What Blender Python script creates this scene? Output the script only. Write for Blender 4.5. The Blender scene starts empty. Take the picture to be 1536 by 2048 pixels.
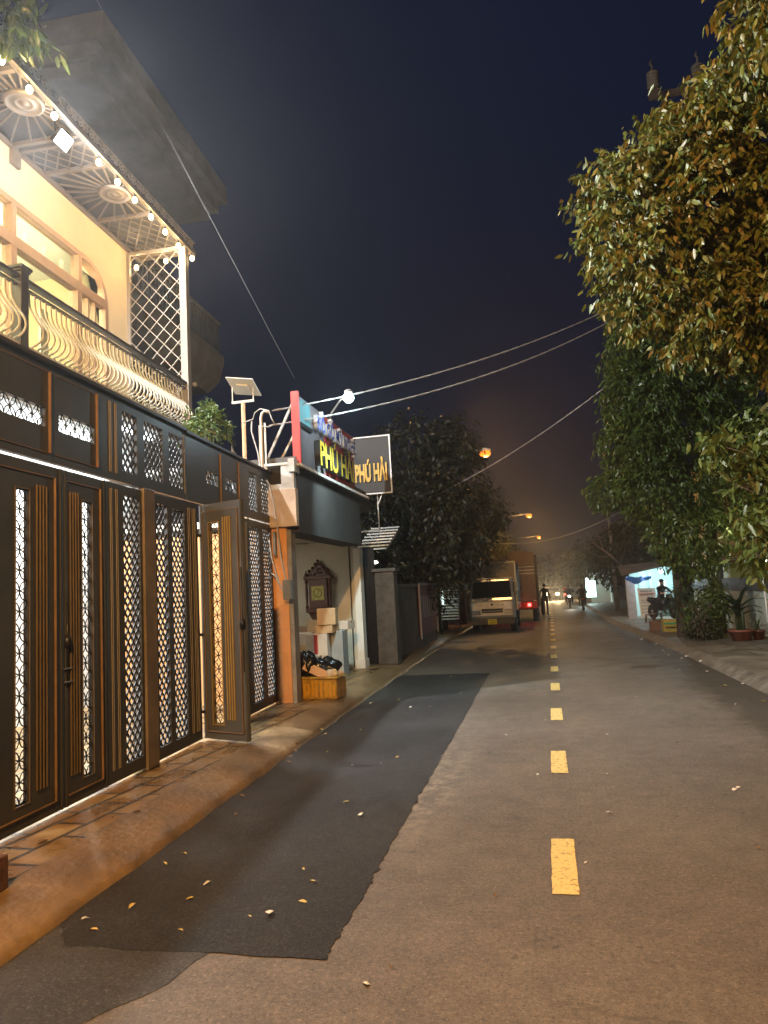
import bpy, math, random
import numpy as np
from mathutils import Vector, Matrix
random.seed(7)
S = bpy.context.scene
COL = S.collection
R = math.radians

# ------------------------------------------------------------------ camera
cd = bpy.data.cameras.new('camera'); cam = bpy.data.objects.new('camera', cd); COL.objects.link(cam)
S.camera = cam
F = 1450.0; PIT = math.atan(164/F); YAW = 0.2125; ROLL = 0.055
fw = Vector((-math.sin(YAW)*math.cos(PIT), math.cos(YAW)*math.cos(PIT), math.sin(PIT)))
r0 = Vector((math.cos(YAW), math.sin(YAW), 0)); u0 = r0.cross(fw)
RR = r0*math.cos(ROLL)-u0*math.sin(ROLL); UU = u0*math.cos(ROLL)+r0*math.sin(ROLL)
cam.matrix_world = Matrix(((RR.x, UU.x, -fw.x, 0), (RR.y, UU.y, -fw.y, 0), (RR.z, UU.z, -fw.z, 1.6), (0, 0, 0, 1)))
cd.sensor_fit = 'VERTICAL'; cd.sensor_height = 36; cd.lens = F/2048*36
cd.clip_start = 0.05; cd.clip_end = 3000

# ------------------------------------------------------------------ night sky
W = bpy.data.worlds.new('World'); S.world = W; W.use_nodes = True
nt = W.node_tree; bg = nt.nodes['Background']
sky = nt.nodes.new('ShaderNodeTexSky'); sky.sky_type = 'NISHITA'; sky.sun_disc = False
sky.sun_elevation = R(-4); sky.sun_rotation = R(200)
tc = nt.nodes.new('ShaderNodeTexCoord'); sep = nt.nodes.new('ShaderNodeSeparateXYZ')
rmp = nt.nodes.new('ShaderNodeValToRGB')
e = rmp.color_ramp.elements
e[0].position = 0.0; e[0].color = (0.0120, 0.0090, 0.0120, 1)
e[1].position = 0.75; e[1].color = (0.0034, 0.0074, 0.0240, 1)
x = e.new(0.22); x.color = (0.0060, 0.0074, 0.0175, 1)
mix = nt.nodes.new('ShaderNodeMix'); mix.data_type = 'RGBA'; mix.blend_type = 'ADD'; mix.inputs[0].default_value = 0.02
nt.links.new(tc.outputs['Generated'], sep.inputs[0]); nt.links.new(sep.outputs['Z'], rmp.inputs[0])
nt.links.new(rmp.outputs[0], mix.inputs[6]); nt.links.new(sky.outputs[0], mix.inputs[7])
nt.links.new(mix.outputs[2], bg.inputs[0]); bg.inputs[1].default_value = 1.0

S.view_settings.view_transform = 'Standard'; S.view_settings.look = 'None'
S.view_settings.exposure = 0.0; S.view_settings.gamma = 1.0
S.cycles.use_denoising = True
S.cycles.max_bounces = 6; S.cycles.diffuse_bounces = 3; S.cycles.glossy_bounces = 2
S.cycles.transparent_max_bounces = 8; S.cycles.sample_clamp_indirect = 2.0; S.cycles.sample_clamp_direct = 12.0
S.cycles.volume_bounces = 0

SODIUM = (1.0, 0.52, 0.16); LED = (0.92, 0.96, 1.0); WARM = (1.0, 0.66, 0.30); ROOM = (1.0, 0.86, 0.50)
P_SODIUM = 5000.0     # each street lamp
P_FLOOD = 3400.0       # flood light under the pergola
P_LED = 55.0         # lamp over the shop sign

# ------------------------------------------------------------------ materials
MATS = {}
def mat(name, col, rough=0.6, metal=0.0, var=0.0, vscale=6.0, bump=0.0, bscale=40.0, emit=None, estr=0.0, col2=None, trans=0.0):
    if name in MATS: return MATS[name]
    m = bpy.data.materials.new(name); m.use_nodes = True; t = m.node_tree; b = t.nodes['Principled BSDF']
    b.inputs['Roughness'].default_value = rough; b.inputs['Metallic'].default_value = metal
    b.inputs['Base Color'].default_value = (*col, 1)
    co = t.nodes.new('ShaderNodeTexCoord')
    if var > 0 or col2:
        n = t.nodes.new('ShaderNodeTexNoise'); n.inputs['Scale'].default_value = vscale; n.inputs['Detail'].default_value = 6
        n.inputs['Roughness'].default_value = 0.65
        t.links.new(co.outputs['Object'], n.inputs['Vector'])
        r = t.nodes.new('ShaderNodeValToRGB'); r.color_ramp.elements[0].position = 0.32; r.color_ramp.elements[1].position = 0.68
        c2 = col2 if col2 else tuple(min(1, c*(1+var)) for c in col)
        c1 = col if col2 else tuple(c*(1-var) for c in col)
        r.color_ramp.elements[0].color = (*c1, 1); r.color_ramp.elements[1].color = (*c2, 1)
        t.links.new(n.outputs['Fac'], r.inputs[0]); t.links.new(r.outputs[0], b.inputs['Base Color'])
        mr = t.nodes.new('ShaderNodeMapRange'); mr.inputs[3].default_value = max(0.05, rough-0.12); mr.inputs[4].default_value = min(1, rough+0.12)
        t.links.new(n.outputs['Fac'], mr.inputs[0]); t.links.new(mr.outputs[0], b.inputs['Roughness'])
    if bump > 0:
        n2 = t.nodes.new('ShaderNodeTexNoise'); n2.inputs['Scale'].default_value = bscale; n2.inputs['Detail'].default_value = 8
        t.links.new(co.outputs['Object'], n2.inputs['Vector'])
        bp = t.nodes.new('ShaderNodeBump'); bp.inputs['Strength'].default_value = bump; bp.inputs['Distance'].default_value = 0.02
        t.links.new(n2.outputs['Fac'], bp.inputs['Height']); t.links.new(bp.outputs[0], b.inputs['Normal'])
    if emit:
        b.inputs['Emission Color'].default_value = (*emit, 1); b.inputs['Emission Strength'].default_value = estr
    MATS[name] = m
    return m

def leaf_mat(name, cols, rough=0.42, transl=0.25):
    m = bpy.data.materials.new(name); m.use_nodes = True; t = m.node_tree; b = t.nodes['Principled BSDF']
    g = t.nodes.new('ShaderNodeNewGeometry'); r = t.nodes.new('ShaderNodeValToRGB')
    el = r.color_ramp.elements; el[0].color = (*cols[0], 1); el[1].color = (*cols[-1], 1)
    for i, c in enumerate(cols[1:-1]):
        q = el.new((i+1)/(len(cols)-1)); q.color = (*c, 1)
    t.links.new(g.outputs['Random Per Island'], r.inputs[0]); t.links.new(r.outputs[0], b.inputs['Base Color'])
    b.inputs['Roughness'].default_value = rough
    tr = t.nodes.new('ShaderNodeBsdfTranslucent'); t.links.new(r.outputs[0], tr.inputs[0])
    mx = t.nodes.new('ShaderNodeMixShader'); mx.inputs[0].default_value = transl
    t.links.new(b.outputs[0], mx.inputs[1]); t.links.new(tr.outputs[0], mx.inputs[2])
    t.links.new(mx.outputs[0], t.nodes['Material Output'].inputs[0])
    return m

def glass_mat():
    m = bpy.data.materials.new('window glass'); m.use_nodes = True; t = m.node_tree
    tr = t.nodes.new('ShaderNodeBsdfTransparent'); tr.inputs[0].default_value = (0.86, 0.9, 0.87, 1)
    gl = t.nodes.new('ShaderNodeBsdfGlossy'); gl.inputs[1].default_value = 0.04; gl.inputs[0].default_value = (0.14, 0.14, 0.14, 1)
    fr = t.nodes.new('ShaderNodeLayerWeight'); fr.inputs[0].default_value = 0.12
    mx = t.nodes.new('ShaderNodeMixShader')
    t.links.new(fr.outputs[0], mx.inputs[0]); t.links.new(tr.outputs[0], mx.inputs[1]); t.links.new(gl.outputs[0], mx.inputs[2])
    t.links.new(mx.outputs[0], t.nodes['Material Output'].inputs[0]); return m

def asphalt(name, c1, c2, rough, speck, dirt=None, agg=260.0, bumpd=0.006, dust=False, grain=(1.6, 0.5, 0.58, 52)):
    """worn asphalt: aggregate speckle, large stains, fine bump"""
    m = bpy.data.materials.new(name); m.use_nodes = True; t = m.node_tree; b = t.nodes['Principled BSDF']; L = t.links.new
    co = t.nodes.new('ShaderNodeTexCoord')
    def noise(s, d=6, r=0.6):
        n = t.nodes.new('ShaderNodeTexNoise'); n.inputs['Scale'].default_value = s; n.inputs['Detail'].default_value = d
        n.inputs['Roughness'].default_value = r; L(co.outputs['Object'], n.inputs['Vector']); return n
    def ramp(src, p0, c0, p1, c1_):
        r = t.nodes.new('ShaderNodeValToRGB'); r.color_ramp.elements[0].position = p0; r.color_ramp.elements[1].position = p1
        r.color_ramp.elements[0].color = (*c0, 1); r.color_ramp.elements[1].color = (*c1_, 1); L(src, r.inputs[0]); return r
    def mixc(bt, fac, a, bb):
        x = t.nodes.new('ShaderNodeMix'); x.data_type = 'RGBA'; x.blend_type = bt
        if isinstance(fac, float): x.inputs[0].default_value = fac
        else: L(fac, x.inputs[0])
        L(a, x.inputs[6])
        if isinstance(bb, tuple): x.inputs[7].default_value = (*bb, 1)
        else: L(bb, x.inputs[7])
        return x.outputs[2]
    big = ramp(noise(0.55, 7, 0.62).outputs['Fac'], 0.35, c1, 0.68, c2)
    fine = ramp(noise(agg*0.42, 5, 0.85).outputs['Fac'], 0.36, (1-speck,)*3, 0.68, (1+speck*1.5,)*3)
    c = mixc('MULTIPLY', 1.0, big.outputs[0], fine.outputs[0])
    mid = ramp(noise(34, 6, 0.8).outputs['Fac'], 0.36, (1-speck*0.75,)*3, 0.66, (1+speck*0.75,)*3); c = mixc('MULTIPLY', 1.0, c, mid.outputs[0])
    gr = ramp(noise(grain[3], 3, 0.7).outputs['Fac'], grain[2], (0, 0, 0), grain[2]+0.07, (0.9, 0.9, 0.9)); c = mixc('MIX', gr.outputs[0], c, tuple(min(1, v*grain[0]) for v in c2))
    pt_ = ramp(noise(47, 3, 0.6).outputs['Fac'], 0.34, (0.8, 0.8, 0.8), 0.42, (0, 0, 0)); c = mixc('MIX', pt_.outputs[0], c, tuple(v*grain[1] for v in c1))
    md2 = ramp(noise(5.5, 6, 0.75).outputs['Fac'], 0.34, (0.78, 0.78, 0.78), 0.68, (1.18, 1.16, 1.13)); c = mixc('MULTIPLY', 1.0, c, md2.outputs[0])
    dk = ramp(noise(9.0, 3, 0.5).outputs['Fac'], 0.70, (1, 1, 1), 0.735, (0.5, 0.48, 0.46)); c = mixc('MULTIPLY', 1.0, c, dk.outputs[0])
    if dust:
        nz = noise(1.6, 4, 0.6); va = t.nodes.new('ShaderNodeVectorMath'); va.operation = 'MULTIPLY_ADD'; va.inputs[1].default_value = (0.5, 0.5, 0.5)
        L(nz.outputs['Color'], va.inputs[0]); L(co.outputs['Object'], va.inputs[2])
        vc = t.nodes.new('ShaderNodeTexVoronoi'); vc.feature = 'DISTANCE_TO_EDGE'; vc.inputs['Scale'].default_value = 0.55; L(va.outputs[0], vc.inputs['Vector'])
        ck_ = ramp(vc.outputs['Distance'], 0.002, (1, 1, 1), 0.007, (0, 0, 0)); cs = ramp(noise(0.5, 2, 0.5).outputs['Fac'], 0.53, (0, 0, 0), 0.62, (0.42, 0.42, 0.42))
        mk = t.nodes.new('ShaderNodeMath'); mk.operation = 'MULTIPLY'; L(ck_.outputs[0], mk.inputs[0]); L(cs.outputs[0], mk.inputs[1]); c = mixc('MIX', mk.outputs[0], c, (0.022, 0.018, 0.015))
        sd = t.nodes.new('ShaderNodeSeparateXYZ'); L(co.outputs['Object'], sd.inputs[0])
        m1 = t.nodes.new('ShaderNodeMath'); m1.operation = 'MULTIPLY_ADD'; m1.inputs[1].default_value = 0.0085; L(sd.outputs['Y'], m1.inputs[0]); L(sd.outputs['X'], m1.inputs[2])
        m2_ = t.nodes.new('ShaderNodeMapRange'); m2_.inputs[1].default_value = -0.98; m2_.inputs[2].default_value = -0.62; m2_.inputs[3].default_value = 1; m2_.inputs[4].default_value = 0; L(m1.outputs[0], m2_.inputs[0])
        m3 = t.nodes.new('ShaderNodeMapRange'); m3.inputs[1].default_value = 4.2; m3.inputs[2].default_value = 5.6; L(sd.outputs['Y'], m3.inputs[0])
        m4 = t.nodes.new('ShaderNodeMapRange'); m4.inputs[1].default_value = 9.5; m4.inputs[2].default_value = 7.0; L(sd.outputs['Y'], m4.inputs[0])
        dn = ramp(noise(7.5, 8, 0.8).outputs['Fac'], 0.46, (0, 0, 0), 0.60, (1, 1, 1)); prev = dn.outputs[0]
        for q in (m2_, m3, m4):
            mq = t.nodes.new('ShaderNodeMath'); mq.operation = 'MULTIPLY'; L(prev, mq.inputs[0]); L(q.outputs[0], mq.inputs[1]); prev = mq.outputs[0]
        c = mixc('MIX', prev, c, (0.26, 0.215, 0.15))
    vo = t.nodes.new('ShaderNodeTexVoronoi'); vo.inputs['Scale'].default_value = 95; L(co.outputs['Object'], vo.inputs['Vector'])
    st = ramp(vo.outputs['Distance'], 0.06, (1, 1, 1), 0.11, (0, 0, 0))
    sel = ramp(noise(30, 2).outputs['Fac'], 0.60, (0, 0, 0), 0.66, (1, 1, 1))
    mm = t.nodes.new('ShaderNodeMath'); mm.operation = 'MULTIPLY'; L(st.outputs[0], mm.inputs[0]); L(sel.outputs[0], mm.inputs[1])
    c = mixc('MIX', mm.outputs[0], c, tuple(min(1, v*2.2) for v in c2))
    if dirt:
        d = ramp(noise(2.3, 8, 0.72).outputs['Fac'], 0.57, (0, 0, 0), 0.66, (1, 1, 1))
        sx = t.nodes.new('ShaderNodeSeparateXYZ'); L(co.outputs['Object'], sx.inputs[0])
        mr = t.nodes.new('ShaderNodeMapRange'); mr.inputs[1].default_value = dirt[0]; mr.inputs[2].default_value = dirt[1]; L(sx.outputs['X'], mr.inputs[0])
        m2 = t.nodes.new('ShaderNodeMath'); m2.operation = 'MULTIPLY'; L(d.outputs[0], m2.inputs[0]); L(mr.outputs[0], m2.inputs[1])
        c = mixc('MIX', m2.outputs[0], c, tuple(v*0.42 for v in c1))
        # solid gutter dirt band close to the kerb
        mr3 = t.nodes.new('ShaderNodeMapRange'); mr3.inputs[1].default_value = dirt[2]; mr3.inputs[2].default_value = dirt[3]; L(sx.outputs['X'], mr3.inputs[0])
        nn = noise(3.5, 7, 0.7)
        ad = t.nodes.new('ShaderNodeMath'); ad.operation = 'ADD'; L(mr3.outputs[0], ad.inputs[0]); L(nn.outputs['Fac'], ad.inputs[1])
        g = ramp(ad.outputs[0], 0.78, (0, 0, 0), 1.1, (0.75, 0.75, 0.75))
        c = mixc('MIX', g.outputs[0], c, tuple(v*0.38 for v in c1))
    L(c, b.inputs['Base Color'])
    rn = t.nodes.new('ShaderNodeMapRange'); rn.inputs[3].default_value = rough-0.16; rn.inputs[4].default_value = rough+0.16
    L(noise(1.3, 5).outputs['Fac'], rn.inputs[0]); L(rn.outputs[0], b.inputs['Roughness'])
    bp = t.nodes.new('ShaderNodeBump'); bp.inputs['Strength'].default_value = 0.9; bp.inputs['Distance'].default_value = bumpd
    L(noise(48, 8, 0.9).outputs['Fac'], bp.inputs['Height']); L(bp.outputs[0], b.inputs['Normal'])
    return m

def paving(name, c1, c2, joint, bw, bh, rough=0.55, rot=0.0, mortar=0.012, squash=1.0, offset=0.5):
    m = bpy.data.materials.new(name); m.use_nodes = True; t = m.node_tree; b = t.nodes['Principled BSDF']; L = t.links.new
    co = t.nodes.new('ShaderNodeTexCoord'); mp = t.nodes.new('ShaderNodeMapping'); mp.inputs['Rotation'].default_value = (0, 0, rot)
    L(co.outputs['Object'], mp.inputs[0])
    br = t.nodes.new('ShaderNodeTexBrick'); br.inputs['Scale'].default_value = 1.0; br.offset = offset
    br.inputs['Brick Width'].default_value = bw; br.inputs['Row Height'].default_value = bh
    br.inputs['Mortar Size'].default_value = mortar; br.inputs['Mortar Smooth'].default_value = 0.3
    br.inputs['Color1'].default_value = (*c1, 1); br.inputs['Color2'].default_value = (*c2, 1); br.inputs['Mortar'].default_value = (*joint, 1)
    L(mp.outputs[0], br.inputs['Vector'])
    n = t.nodes.new('ShaderNodeTexNoise'); n.inputs['Scale'].default_value = 2.2; n.inputs['Detail'].default_value = 8; n.inputs['Roughness'].default_value = 0.7
    L(co.outputs['Object'], n.inputs['Vector'])
    r = t.nodes.new('ShaderNodeValToRGB'); r.color_ramp.elements[0].position = 0.34; r.color_ramp.elements[1].position = 0.7
    r.color_ramp.elements[0].color = (0.45, 0.42, 0.40, 1); r.color_ramp.elements[1].color = (1.35, 1.35, 1.35, 1); L(n.outputs['Fac'], r.inputs[0])
    mx = t.nodes.new('ShaderNodeMix'); mx.data_type = 'RGBA'; mx.blend_type = 'MULTIPLY'; mx.inputs[0].default_value = 1.0
    L(br.outputs['Color'], mx.inputs[6]); L(r.outputs[0], mx.inputs[7]); L(mx.outputs[2], b.inputs['Base Color'])
    mr = t.nodes.new('ShaderNodeMapRange'); mr.inputs[1].default_value = 0.35; mr.inputs[2].default_value = 0.62
    mr.inputs[3].default_value = rough-0.22; mr.inputs[4].default_value = rough+0.15; L(n.outputs['Fac'], mr.inputs[0]); L(mr.outputs[0], b.inputs['Roughness'])
    n3 = t.nodes.new('ShaderNodeTexNoise'); n3.inputs['Scale'].default_value = 38; n3.inputs['Detail'].default_value = 7; L(co.outputs['Object'], n3.inputs['Vector'])
    b1 = t.nodes.new('ShaderNodeBump'); b1.inputs['Strength'].default_value = 0.5; b1.inputs['Distance'].default_value = 0.012; L(n3.outputs['Fac'], b1.inputs['Height'])
    b2 = t.nodes.new('ShaderNodeBump'); b2.inputs['Strength'].default_value = 0.8; b2.inputs['Distance'].default_value = -0.006; L(br.outputs['Fac'], b2.inputs['Height'])
    L(b1.outputs[0], b2.inputs['Normal']); L(b2.outputs[0], b.inputs['Normal'])
    return m

BRONZE = mat('dark bronze paint', (0.043, 0.043, 0.042), 0.45, 0.1, 0.22, 2.5, 0.08, 60)
BRONZE_IN = mat('dark bronze recess', (0.036, 0.032, 0.030), 0.5, 0.2, 0.2, 3)
COPPER = mat('copper trim', (0.19, 0.115, 0.062), 0.42, 0.2, 0.2, 6)
BRASS = mat('brass trim', (0.125, 0.090, 0.050), 0.38, 0.3, 0.15, 8)
BLACKIRON = mat('black iron', (0.018, 0.018, 0.02), 0.4, 0.5, 0.2, 9)
STONE = mat('brown stone cladding', (0.17, 0.13, 0.095), 0.4, 0, 0.3, 3.2, 0.1, 20)
CREAM = mat('cream wall paint', (0.74, 0.60, 0.40), 0.7, 0, 0.05, 1.5, 0.12, 90)
WHITEWALL = mat('white wall paint', (0.76, 0.76, 0.72), 0.7, 0, 0.06, 1.5, 0.1, 80)
IRONRAIL = mat('grey brown iron railing', (0.60, 0.56, 0.49), 0.45, 0.1, 0.12, 8)
RAILDARK = mat('dark iron handrail', (0.10, 0.09, 0.085), 0.42, 0.4, 0.15, 8)
PERG = mat('taupe metal lattice', (0.17, 0.145, 0.125), 0.5, 0.2, 0.12, 7)
SOFFIT = mat('grey roof sheet', (0.085, 0.082, 0.085), 0.6, 0.1, 0.15, 2)
TRELLIS = mat('cream trellis paint', (0.28, 0.245, 0.20), 0.5, 0, 0.1, 6)
WINFRAME = mat('brown window frame', (0.42, 0.27, 0.18), 0.4, 0.2, 0.12, 5)
GLASS = glass_mat()
CURTAIN = mat('yellow curtain', (0.70, 0.52, 0.10), 0.8, 0, 0.1, 5)
CONC = mat('grey concrete', (0.24, 0.235, 0.22), 0.75, 0, 0.35, 2.4, 0.25, 30)
CONCD = mat('old dark concrete', (0.11, 0.10, 0.09), 0.8, 0, 0.45, 2.0, 0.3, 25)
ORANGE = mat('orange pillar paint', (0.62, 0.29, 0.10), 0.6, 0, 0.14, 2.2, 0.15, 50)
BEIGE = mat('beige marbled panel', (0.58, 0.46, 0.34), 0.45, 0, 0, 2.2, 0.05, 40, col2=(0.36, 0.26, 0.18))
FASCIA = mat('charcoal fascia', (0.030, 0.026, 0.024), 0.88, 0, 0.35, 1.4, 0.1, 40)
RED = mat('red painted metal', (0.46, 0.05, 0.045), 0.45, 0, 0.12, 4)
SILVER = mat('silver grey panel', (0.17, 0.155, 0.165), 0.35, 0.2, 0.15, 3)
TEAL = mat('pale teal panel', (0.08, 0.20, 0.22), 0.4, 0, 0.12, 3)
YELLOW = mat('yellow letters', (0.78, 0.56, 0.06), 0.4, 0, 0.06, 6)
LETDARK = mat('dark letter sides', (0.02, 0.02, 0.018), 0.5)
BLUEL = mat('blue letters', (0.12, 0.20, 0.72), 0.35)
WHITEL = mat('white outline', (0.62, 0.62, 0.62), 0.4)
GOLD = mat('gold letters', (0.50, 0.30, 0.05), 0.38, 0.2)
BLACKP = mat('dark sign face', (0.014, 0.011, 0.010), 0.6, 0, 0.3, 3)
GALV = mat('galvanised steel', (0.46, 0.45, 0.42), 0.42, 0.5, 0.15, 8)
RUST = mat('rusty painted post', (0.50, 0.24, 0.13), 0.6, 0.1, 0, 7, 0.2, 40, col2=(0.62, 0.46, 0.26))
WHITEP = mat('white plastic', (0.78, 0.76, 0.70), 0.45, 0, 0.05, 6)
CABLE = mat('pale cable sheath', (0.40, 0.39, 0.38), 0.5)
CABLED = mat('dark cable sheath', (0.05, 0.05, 0.05), 0.5)
BARK = mat('tree bark', (0.10, 0.075, 0.055), 0.85, 0, 0.4, 12, 0.6, 30)
WOOD = mat('dark carved wood', (0.095, 0.035, 0.018), 0.38, 0, 0.3, 9, 0.3, 60)
CARD = mat('cardboard', (0.50, 0.34, 0.19), 0.75, 0, 0.12, 5)
CARDW = mat('pale carton', (0.60, 0.53, 0.46), 0.7, 0, 0.1, 5)
FOAM = mat('tape wrapped foam box', (0.62, 0.40, 0.06), 0.22, 0, 0, 9, 0.9, 12, col2=(0.30, 0.15, 0.025))
BAG = mat('black plastic bag', (0.012, 0.012, 0.014), 0.22, 0, 0, 5, 0.6, 14)
TERRA = mat('terracotta', (0.20, 0.07, 0.045), 0.65, 0, 0.2, 6, 0.2, 30)
SOIL = mat('soil', (0.05, 0.035, 0.025), 0.95, 0, 0.4, 20, 0.6, 40)
TYRE = mat('tyre rubber', (0.018, 0.018, 0.018), 0.7)
CHROME = mat('chrome', (0.6, 0.6, 0.6), 0.18, 0.9)
DGLASS = mat('dark tinted glass', (0.012, 0.014, 0.018), 0.08)
SKIN = mat('skin', (0.42, 0.25, 0.17), 0.55); HAIR = mat('black hair', (0.012, 0.010, 0.009), 0.5)

# ------------------------------------------------------------------ mesh helpers
class MB:
    def __init__(s): s.v = []; s.f = []; s.m = []; s.sm = []; s.cur = 0; s.smooth = False
    def add(s, vs, fs):
        o = len(s.v); s.v += [tuple(p) for p in vs]
        for f in fs: s.f.append(tuple(i+o for i in f)); s.m.append(s.cur); s.sm.append(s.smooth)
        return s
    def box(s, x0, x1, y0, y1, z0, z1, M=None):
        vs = [(x, y, z) for x in (x0, x1) for y in (y0, y1) for z in (z0, z1)]
        if M is not None: vs = [M @ Vector(v) for v in vs]
        return s.add(vs, [(0, 1, 3, 2), (4, 6, 7, 5), (0, 4, 5, 1), (2, 3, 7, 6), (0, 2, 6, 4), (1, 5, 7, 3)])
    def bar(s, a, b, w, h=None, up=(0, 0, 1)):
        a = Vector(a); b = Vector(b); h = h or w; d = (b-a).normalized(); u = Vector(up)
        if abs(d.dot(u)) > 0.95: u = Vector((1, 0, 0))
        sd = d.cross(u).normalized(); u = sd.cross(d).normalized()
        vs = [p+sd*w*0.5*i+u*h*0.5*j for p in (a, b) for i, j in ((-1, -1), (1, -1), (1, 1), (-1, 1))]
        return s.add(vs, [(0, 3, 2, 1), (4, 5, 6, 7)]+[(i, (i+1) % 4, 4+(i+1) % 4, 4+i) for i in range(4)])
    def tube(s, pts, r, seg=6, cap=True):
        pts = [Vector(p) for p in pts]; n = len(pts); rs = r if isinstance(r, (list, tuple)) else [r]*n
        o = []; ref = Vector((0.3, 0.2, 0.93)); sm = s.smooth; s.smooth = seg > 5
        prev = None
        for i, p in enumerate(pts):
            d = (pts[min(i+1, n-1)]-pts[max(i-1, 0)])
            if d.length < 1e-9: d = Vector((0, 0, 1))
            d.normalize()
            if prev is None:
                a = d.cross(ref if abs(d.dot(ref)) < 0.9 else Vector((1, 0, 0))).normalized()
            else:
                a = (prev-d*prev.dot(d)).normalized()
            prev = a; b = d.cross(a)
            o += [p+(a*math.cos(6.28318*k/seg)+b*math.sin(6.28318*k/seg))*rs[i] for k in range(seg)]
        fs = [(i*seg+k, i*seg+(k+1) % seg, (i+1)*seg+(k+1) % seg, (i+1)*seg+k) for i in range(n-1) for k in range(seg)]
        if cap: fs += [tuple(reversed(range(seg))), tuple(range((n-1)*seg, n*seg))]
        s.add(o, fs); s.smooth = sm; return s
    def lathe(s, c, prof, seg=20, M=None):
        """prof: list of (radius, z)"""
        c = Vector(c); sm = s.smooth; s.smooth = True; vs = []
        for r, z in prof:
            for k in range(seg):
                p = Vector((r*math.cos(6.28318*k/seg), r*math.sin(6.28318*k/seg), z))
                if M is not None: p = M @ p
                vs.append(c+p)
        n = len(prof)
        fs = [(i*seg+k, i*seg+(k+1) % seg, (i+1)*seg+(k+1) % seg, (i+1)*seg+k) for i in range(n-1) for k in range(seg)]
        fs += [tuple(reversed(range(seg))), tuple(range((n-1)*seg, n*seg))]
        s.add(vs, fs); s.smooth = sm; return s
    def ball(s, c, r, seg=12, sc=(1, 1, 1)):
        k = max(4, seg//2)
        prof = [(max(1e-4, math.sin(math.pi*i/k))*r, -math.cos(math.pi*i/k)*r) for i in range(k+1)]
        return s.lathe(c, prof, seg, Matrix.Diagonal(Vector(sc)))
    def prism(s, poly, ax, a0, a1):
        """extrude 2-D poly along axis ax (0,1,2) from a0 to a1"""
        def P(p, a):
            return {0: (a, p[0], p[1]), 1: (p[0], a, p[1]), 2: (p[0], p[1], a)}[ax]
        n = len(poly); vs = [P(p, a0) for p in poly]+[P(p, a1) for p in poly]
        return s.add(vs, [tuple(range(n)), tuple(reversed(range(n, 2*n)))]+[(i, n+i, n+(i+1) % n, (i+1) % n) for i in range(n)])
    def grid(s, nx, ny, fn):
        vs = [fn(i/nx, j/ny) for i in range(nx+1) for j in range(ny+1)]
        fs = [(i*(ny+1)+j, (i+1)*(ny+1)+j, (i+1)*(ny+1)+j+1, i*(ny+1)+j+1) for i in range(nx) for j in range(ny)]
        return s.add(vs, fs)
    def holes(s, a0, a1, z0, z1, hs, t0, t1, ax=1):
        """slab in plane (a,z) with rectangular holes; thickness t0..t1 on the other axis"""
        cuts = sorted({a0, a1}|{v for h in hs for v in h[:2]})
        for i in range(len(cuts)-1):
            c0, c1 = cuts[i], cuts[i+1]; mid = (c0+c1)/2
            segs = sorted((h[2], h[3]) for h in hs if h[0] < mid < h[1]); z = z0
            for h0, h1 in segs+[(z1, z1)]:
                if h0 > z+1e-6:
                    if ax == 1: s.box(t0, t1, c0, c1, z, h0)
                    else: s.box(c0, c1, t0, t1, z, h0)
                z = h1
        return s
    def build(s, name, mats, parent=None, base=(0, 0, 0), bevel=0.0, bseg=2):
        me = bpy.data.meshes.new(name); b = Vector(base)
        me.from_pydata([(p[0]-b.x, p[1]-b.y, p[2]-b.z) for p in s.v], [], s.f)
        for m in (mats if isinstance(mats, (list, tuple)) else [mats]): me.materials.append(m)
        me.polygons.foreach_set('material_index', s.m); me.polygons.foreach_set('use_smooth', s.sm)
        me.validate(); me.update()
        o = bpy.data.objects.new(name, me); COL.objects.link(o)
        if parent is not None: o.parent = parent
        if bevel > 0:
            md = o.modifiers.new('bevel', 'BEVEL'); md.width = bevel; md.segments = bseg; md.limit_method = 'ANGLE'
        return o

HA = 0.054                                     # the house row is turned a little from the road
G0 = Vector((-3.60422463, 4.29049696, 0.0))
def HW(n, u, z=0.0):                           # house frame -> world
    return Vector((G0.x+n*math.cos(HA)-u*math.sin(HA), G0.y+n*math.sin(HA)+u*math.cos(HA), z))

def tag(o, label=None, cat=None, group=None, kind=None):
    if label: o['label'] = label
    if cat: o['category'] = cat
    if group: o['group'] = group
    if kind: o['kind'] = kind
    return o

class Thing:
    def __init__(s, name, label, cat, base, frame='W', group=None, rot=0.0):
        s.base = Vector(base); s.o = bpy.data.objects.new(name, None); COL.objects.link(s.o)
        s.o.empty_display_size = 0.2
        if frame == 'H': s.o.location = HW(base[0], base[1], base[2]); s.o.rotation_euler = (0, 0, HA+rot)
        else: s.o.location = s.base; s.o.rotation_euler = (0, 0, rot)
        tag(s.o, label, cat, group)
    def part(s, name, mb, m, parent=None, bevel=0.0):
        return mb.build(name, m, parent or s.o, s.base, bevel)
def single(name, mb, m, label, cat, base, frame='W', group=None, bevel=0.0):
    o = mb.build(name, m, None, base, bevel)
    if frame == 'H': o.location = HW(base[0], base[1], base[2]); o.rotation_euler = (0, 0, HA)
    else: o.location = base
    return tag(o, label, cat, group)
def structure(name, mb, m, frame='W', kind='structure'):
    o = mb.build(name, m, None)
    if frame == 'H': o.location = G0; o.rotation_euler = (0, 0, HA)
    return tag(o, None, None, None, kind)
def copy_tree(o, parent=None):
    c = o.copy(); COL.objects.link(c)
    if parent is not None: c.parent = parent
    for ch in list(o.children): copy_tree(ch, c)
    return c
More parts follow.
